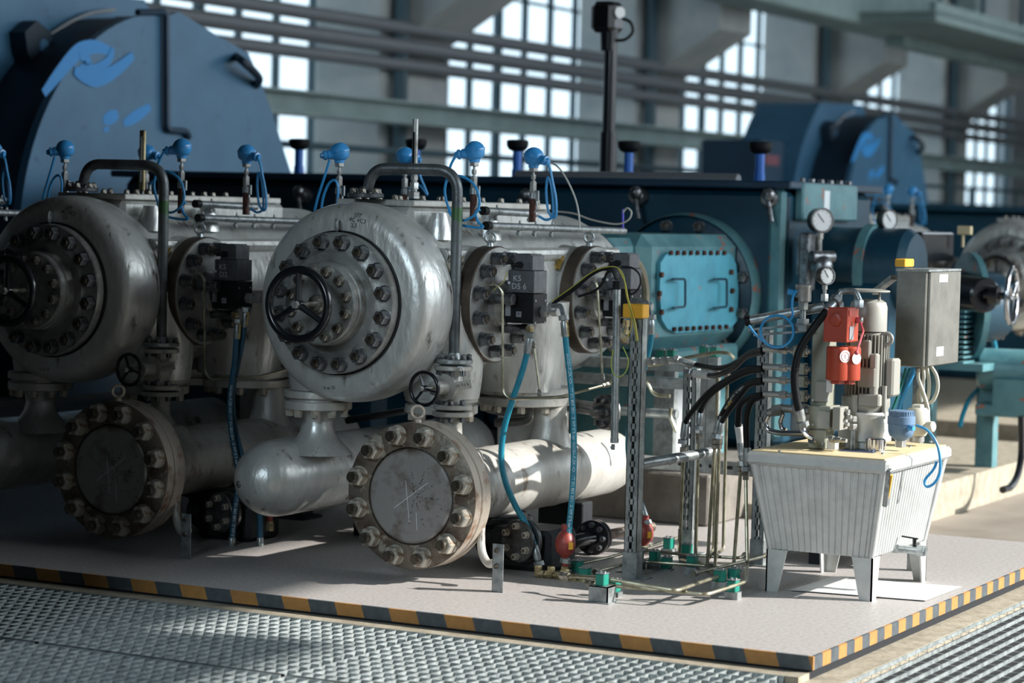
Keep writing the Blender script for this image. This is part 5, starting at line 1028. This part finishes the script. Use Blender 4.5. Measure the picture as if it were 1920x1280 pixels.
for a_, b_, l_ in ((1241, 665, 'upper green clamp beside the steel coupling, above the guide pedestal'), (1260, 665, 'second upper green clamp beside the steel coupling'), (1320, 658, 'upper green clamp on the pale tubes, inner one'), (1340, 660, 'upper green clamp on the pale tubes, outer one')):
    q = P(a_, b_, y=3.0); clamp(q, l_, z=.24)
# floor tubes
tubing('floor_tube', [K(1052, 1078, .07), K(1130, 1083, .085), K(1200, 1096, .07), K(1268, 1107, .06), K(1350, 1079, .07), P(1385, 1066, y=1.55)], .0075, 'long cream floor tube bending in front of the tall post', group='cream tubes along the floor')
tubing('floor_tube', [K(1100, 1092, .05), K(1150, 1098, .05), K(1240, 1106, .045), K(1325, 1114, .045), K(1375, 1098, .055), P(1398, 1090, z=.06), P(1401, 1060, y=1.45), P(1398, 880, y=1.5)], .0075, 'lowest cream floor tube rising up beside the oil tank', group='cream tubes along the floor')
tubing('floor_tube', [K(1065, 1062, .04), K(1140, 1045, .04), K(1300, 1000, .04)], .0065, 'cream tube running back from the accumulator', group='cream tubes along the floor')
tubing('floor_tube', [K(1115, 1072, .03), K(1160, 1060, .03), K(1230, 1045, .03)], .0065, 'short cream tube passing under the tall post', group='cream tubes along the floor')
tubing('floor_tube', [K(1200, 1030, .05), K(1290, 1040, .05), K(1385, 1046, .05), K(1398, 1040, .05)], .0065, 'rear cream tube with a U bend near the tank', group='cream tubes along the floor')
tubing('floor_tube', [K(1195, 1052, .04), K(1290, 1058, .04), K(1340, 1062, .04)], .0065, 'middle cream floor tube under the bundle', group='cream tubes along the floor')
tubing('floor_tube', [K(1300, 1075, .05), K(1395, 1052, .05), K(1440, 1040, .05)], .0065, 'cream tube slanting back beside the last post', group='cream tubes along the floor')
# vertical tubes below the hose ends
vt = [(1282, 838, 1274, 1048, 1300, 1054, 1.72, 'first'), (1310, 812, 1304, 1050, 1330, 1062, 1.70, 'second'), (1341, 822, 1326, 1066, 1340, 1078, 1.62, 'third'), (1349, 822, 1341, 1070, 1350, 1074, 1.60, 'fourth'),
      (1390, 865, 1376, 1058, 1350, 1072, 1.58, 'fifth'), (1364, 700, 1356, 1030, 1340, 1040, 1.95, 'rear'), (1346, 690, 1338, 1030, 1328, 1042, 2.0, 'rearmost')]
for x0, y0, x1, y1, x2, y2, yy, nm in vt:
    tubing('riser_tube', [P(x0, y0, y=yy), P(x1, y1, y=yy), P(x2, y2, z=.045)], .0075, '%s cream tube rising from the floor bends toward the black hoses' % nm, group='cream riser tubes')
# black hoses from the valve tower
bh = [([(1430, 655), (1405, 662), (1380, 680), (1350, 690), (1310, 685), (1278, 676)], 1.42, 1.9, 'black hose reaching furthest to the upper steel coupling'),
      ([(1430, 660), (1400, 668), (1375, 690), (1345, 703), (1325, 703), (1300, 700)], 1.42, 1.8, 'black hose wearing a white paper sleeve'),
      ([(1430, 690), (1400, 692), (1370, 708), (1335, 730), (1305, 762), (1286, 790), (1281, 818)], 1.42, 1.72, 'black hose bending down to the first cream riser'),
      ([(1430, 692), (1395, 700), (1355, 722), (1328, 745), (1314, 770), (1311, 792)], 1.42, 1.70, 'black hose bending down to the second cream riser'),
      ([(1430, 712), (1405, 718), (1378, 738), (1360, 765), (1350, 785), (1343, 808)], 1.42, 1.62, 'lettered black hose with yellow tag dropping to the third riser'),
      ([(1430, 716), (1405, 722), (1385, 745), (1365, 772), (1354, 790), (1350, 808)], 1.42, 1.60, 'black hose pressed against the lettered one'),
      ([(1430, 740), (1405, 746), (1388, 760), (1384, 790), (1388, 820), (1392, 858)], 1.42, 1.56, 'black hose with wrinkled white sleeve dropping to the fifth riser'),
      ([(1430, 742), (1412, 750), (1402, 770), (1399, 800), (1400, 830), (1400, 868)], 1.42, 1.50, 'black hose nearest the oil tank, ending in a steel crimp')]
for i, (pts, ya, yb, lab) in enumerate(bh):
    n = len(pts); w = [P(a, b, y=ya+(yb-ya)*min(1, k/(n-2))) for k, (a, b) in enumerate(pts)]
    h = hose(w, .0115 if i < 6 else .0135, lab, m='rubber', group='black hydraulic hoses', f0=0, f1=.06, txt='PARKER 2TE 10 EN 854 SAE 100R6' if i == 4 else None, tsize=.012, tstart=.12, tag=(.06 if i == 0 else .27 if i == 4 else None))
    if i in (1, 6):
        path = smooth_path(w, 8); k0_, k1_ = ((30, 41) if i == 1 else (26, 40)); g = G(); g.tube(path[k0_:k1_], .017, 12); ob('white_sleeve', g, M['white'], h)
g = G(); q = P(1216, 677, y=1.95); q2 = P(1276, 675, y=1.9); d = (q2-q).normalized()
cpl = thing('hose_coupling', 'horizontal steel coupling at the end of the longest black hose', 'fitting', q); g.hexn(q, d, .036, .03); g.cyl(q, q2, .011); g.hexn(q+d*.045, d, .03, .025); g.hexn(q+d*.08, d, .034, .035); g.cyl(q+d*.12, q2, .015); ob('coupling_body', g, M['plate'], cpl)
for i, (pts, yy) in enumerate((([(1180, 686), (1230, 684), (1300, 668), (1345, 660), (1368, 662), (1376, 672)], 2.25), ([(1196, 716), (1212, 714), (1222, 735), (1235, 742), (1256, 742)], 2.2), ([(1258, 764), (1256, 780), (1268, 810)], 2.2), ([(1140, 722), (1160, 700), (1150, 660), (1140, 650)], 2.3))):
    g = G(); g.tube(fillet(Q(pts, yy), .04, 5), .0085, 8); ob('bent_tube', g, M['tubes'], label=('pale tube passing level behind the posts toward the upper clamps', 'pale stepped tube in the dark gap behind the tall post', 'short pale kinked tube under the stacked rails', 'pale tube curling up behind the long conduit end')[i], cat='tube', group='pale tubes behind the posts')
# black cables arching from the second actuator to the vertical conduit, plus green-yellow earth wires
for i, (pts, r) in enumerate((([(1032, 572), (1070, 548), (1105, 518), (1130, 505), (1148, 508), (1156, 524)], .0065), ([(1040, 566), (1075, 540), (1110, 512), (1138, 502), (1152, 510), (1158, 524)], .006), ([(1085, 556), (1115, 545), (1130, 530), (1138, 512), (1150, 508), (1157, 522)], .005), ([(1165, 500), (1185, 502), (1199, 515), (1200, 535), (1188, 550), (1172, 552)], .0045))):
    g = G(); g.tube(smooth_path(Q(pts, 1.14+.012*i if i < 3 else 2.02), 7), r, 9); ob('control_cable', g, M['rubber'], label=('thickest black cable arching from the first actuator port into the vertical conduit', 'black cable lying along the thickest one into the vertical conduit', 'thin black cable joining the arch at the vertical conduit top', 'black cable looped around the second actuator housing')[i], cat='cable', group='black control cables')
for i, pts in enumerate(([(1033, 566), (1070, 540), (1110, 510), (1140, 500), (1160, 503), (1170, 520), (1174, 550), (1184, 590), (1192, 625), (1194, 640)], [(1160, 504), (1172, 530), (1178, 560), (1190, 600), (1196, 638)], [(1168, 640), (1178, 628), (1184, 610), (1182, 585)], [(1150, 655), (1146, 680), (1150, 700), (1162, 706), (1174, 695), (1178, 675), (1168, 650)], [(951, 508), (944, 528), (932, 538), (925, 545)], [(1080, 556), (1095, 557), (1104, 564), (1112, 560), (1118, 545)])):
    yy = 1.13 if i < 4 else (1.16 if i == 4 else 2.1); g = G(); g.tube(smooth_path(Q(pts, yy), 7), .0022, 6); ob('earth_wire', g, mat('earth_wire_%d' % i, ('a9a845', 'c9b84a', 'b79a3a', '9fae4c', 'b5b060', 'c0a050')[i], 0, .5), label=('long green-yellow earth wire following the black cables to the tall post', 'second green-yellow earth wire falling over the yellow cap', 'short yellow earth wire hooking up beside the post', 'green-yellow earth wire forming a drooping loop on the post', 'short earth wire beside the first actuator', 'short earth wire under the second actuator')[i], cat='wire', group='green-yellow earth wires')
# brass fittings at hose feet
bf_ = thing('brass_manifold', 'cluster of brass elbows and tees at the feet of the two teal hoses', 'fitting', K(1035, 1085, .02)); g = G()
for a_, b_, d_, L in ((1008, 1075, (1, 0, 0), .03), (1024, 1076, (1, 0, 0), .03), (1042, 1078, (1, 0, 0), .03), (1055, 1088, (1, 0, 0), .03), (1072, 1090, (1, 0, 0), .025), (1088, 1091, (1, 0, 0), .025)): g.hexn(P(a_, b_, y=1.0), d_, .030, L)
g.cyl(P(1008, 1076, y=1.0), P(1048, 1079, y=1.0), .010); g.cyl(P(1050, 1088, y=1.0), P(1100, 1091, y=1.0), .009); g.hexn(P(1009, 1080, y=1.0), (0, 0, 1), .03, .045); g.hexn(P(1060, 1090, y=1.0), (0, 0, 1), .03, .05); g.hexn(P(1033, 1080, y=1.0), (0, 0, 1), .03, .04); ob('elbow_fitting', g, M['brass'], bf_)
b2_ = thing('brass_manifold', 'brass fittings under the second accumulator behind the tall post', 'fitting', P(1205, 1055, y=1.95)); g = G(); g.hexn(P(1203, 1062, y=1.9), (0, 0, 1), .035, .05); g.hexn(P(1190, 1060, y=1.9), (1, 0, 0), .03, .03); g.hexn(P(1215, 1060, y=1.9), (1, 0, 0), .03, .03); ob('tee_fitting', g, M['tubes'], b2_)
b3_ = thing('brass_manifold', 'brass elbow cluster in the shade at the foot of the second dark hose', 'fitting', P(488, 1050, y=1.05)); g = G(); g.hexn(P(487, 1050, y=1.05), (0, 0, 1), .034, .05); g.hexn(P(494, 1040, y=1.1), (1, 0, 0), .032, .03); g.hexn(P(503, 1038, y=1.12), (1, 0, 0), .03, .03); g.cyl(P(500, 1040, y=1.12), P(560, 1025, y=1.4), .007); ob('elbow_fitting', g, M['brass'], b3_)
# black flanged pipe stub and valve wheel behind the manifold
bs = thing('blanked_pipe', 'black pipe elbow with round black flange standing behind the straight teal hose', 'pipe', P(1110, 1040, y=1.9)); c = P(1110, 1008, y=1.7); g = G(); flange(g, c, (-.1, 1, 0), .075, .02); flange(g, c+V((0, .025, 0)), (-.1, 1, 0), .075, .02); ff = ob('round_flange', g, M['black'], bs)
for p in ring(c, (-.1, -1, 0), .055, 8, 0): nut_obj('bs', (0, -1, 0), ff, p, .02, .012, .005, 'nut', 'stud')
g = G(); g.tube(fillet([c, c+V((-.05, -.12, -.01)), c+V((-.12, -.15, -.16))], .1, 6), .03, 14); ob('elbow', g, M['black'], bs)
g = G(); g.cyl(c+V((0, .05, 0)), c+V((.05, .5, 0)), .022); ob('rust_pipe', g, M['rusty'], bs)
wv = thing('flanged_valve', 'grey valve with round bolted flange behind the vertical conduit', 'valve', P(1125, 770, y=1.95)); c = P(1128, 772, y=1.8); g = G(); flange(g, c, (.5, .87, 0), .075, .02); flange(g, c+V((.5, .87, 0))*.03, (.5, .87, 0), .075, .02); g.cyl(c, c-V((.5, .87, 0))*.05, .03, .02); ff = ob('flange_pair', g, M['dplate'], wv)
for p in ring(c, (-.5, -.87, 0), .055, 6, 30): nut_obj('wv', (-.5, -.87, 0), ff, p, .02, .014, .005, 'nut', 'stud')
g = G(); g.cyl(c+V((.5, .87, 0))*.05, c+V((-.6, .45, 0)), .03); ob('valve_pipe', g, M['dplate'], wv)
for i, (pts, yy, r, m_) in enumerate((([(915, 765), (960, 775), (1000, 768), (990, 790), (930, 792)], 1.9, .02, 'plate'), ([(650, 788), (760, 770)], 1.5, .016, 'gpipe'), ([(920, 700), (925, 760), (945, 775)], 2.0, .018, 'plate'))):
    g = G(); g.tube(fillet(Q(pts, yy), .06, 5), r, 12); ob('branch_pipe', g, M[m_], label=('looped silver branch pipe in the shade behind the bowed hose', 'dark straight pipe above the dome in shade', 'short silver pipe beside the gate valve')[i], cat='pipe', group='branch pipes in the shade')
# perforated step behind the tank
stp = thing('grating_step', 'low perforated metal step with black feet lying behind the oil tank', 'step', P(1440, 1040, z=0)); q = P(1428, 1018, z=.07); g = G(); g.box((q.x, q.y, .06), (q.x+.48, q.y+.5, .072), .002)
for i in range(10):
    for j in range(7): g.box((q.x+.02+i*.045, q.y+.03+j*.065, .072), (q.x+.045+i*.045, q.y+.06+j*.065, .076))
ob('tread', g, M['grate'], stp)
g = G()
for a_ in (0, .21, .42): g = G(); g.box((q.x+a_, q.y+.01, 0), (q.x+a_+.06, q.y+.08, .06)); ob('step_foot', g, M['pit'], stp)
g = G(); g.tube(smooth_path([P(1880, 918, x=-.9), P(1895, 912, x=-.9), P(1908, 890, x=-.9), P(1915, 850, x=-.9), P(1915, 780, x=-.9)]), .02, 8); ob('black_pipe', g, M['black'], label='black curved pipe at the picture edge beyond the raised slab', cat='pipe')
# ============================================================ repeats along the row and the machines further down the hall
index_children()
D1 = V((-1.45, 0, 0))
for o, l1, l0 in ROW:
    dup(o, D1, l1)
    if l0: dup(o, D1*2, l0)
sh = [c for c in bpy.data.objects if c.name.startswith('chalk_writing') and c.parent.parent and c.parent.parent.get('label') == 'valve actuator box chalked K5 D2 on the shaded cylinder']
lowest = min(sh, key=lambda c: min(v.co.z for v in c.data.vertices))
me = text_mesh('D2', .034); oc = V((-1.765, 1.25-.005-.0606+.004, 1.146))
for v in me.vertices: v.co = V((-1.765+v.co.x, 1.1844, 1.146+v.co.y))
me.materials.clear(); me.materials.append(M['chalk']); lowest.data = me
dup(cyl, (0, 9.3, 0), 'silver cylinder far behind, its bolted head cut by the picture edge', 'far compressor cylinders')
dup(cyl, (-1.45, 9.3, 0), 'silver cylinder far behind, mostly hidden by the teal crankcase end', 'far compressor cylinders')
dup(pc, (-1.45, 9.3, 0), 'blurred dark bent pipe arching beyond the teal crankcase end')
dup(s1, (-1.45, 9.2, 0), 'blurred blue sensor head in front of the distant blue motor seam'); dup(s2, (-1.45, 9.2, 0), 'blurred blue sensor head right of the distant motor seam')
dup(s1, (-1.45, 17.5, 0), 'tiny blurred blue sensor head near the distant window, inner one'); dup(s2, (-1.55, 17.5, 0), 'tiny blurred blue sensor head near the distant window, outer one')
dup(mo, (0, 14.2, 0), 'distant blue motor shroud with dark box and red label, beyond the teal crankcase end')
g = G(); g.box((-6.0, 13.5, .05), (-1.9, 14.8, 1.55), .04); g.box((-6.05, 13.4, 1.55), (-1.9, 14.9, 1.6)); ob('crankcase', g, M['teald'], label='second dark blue crankcase far down the hall', cat='crankcase')
g = G(); g.box((-9, 22.5, .05), (-1.9, 24, 1.55), .04); ob('crankcase', g, M['teald'], label='third crankcase, barely visible low before the far windows', cat='crankcase')
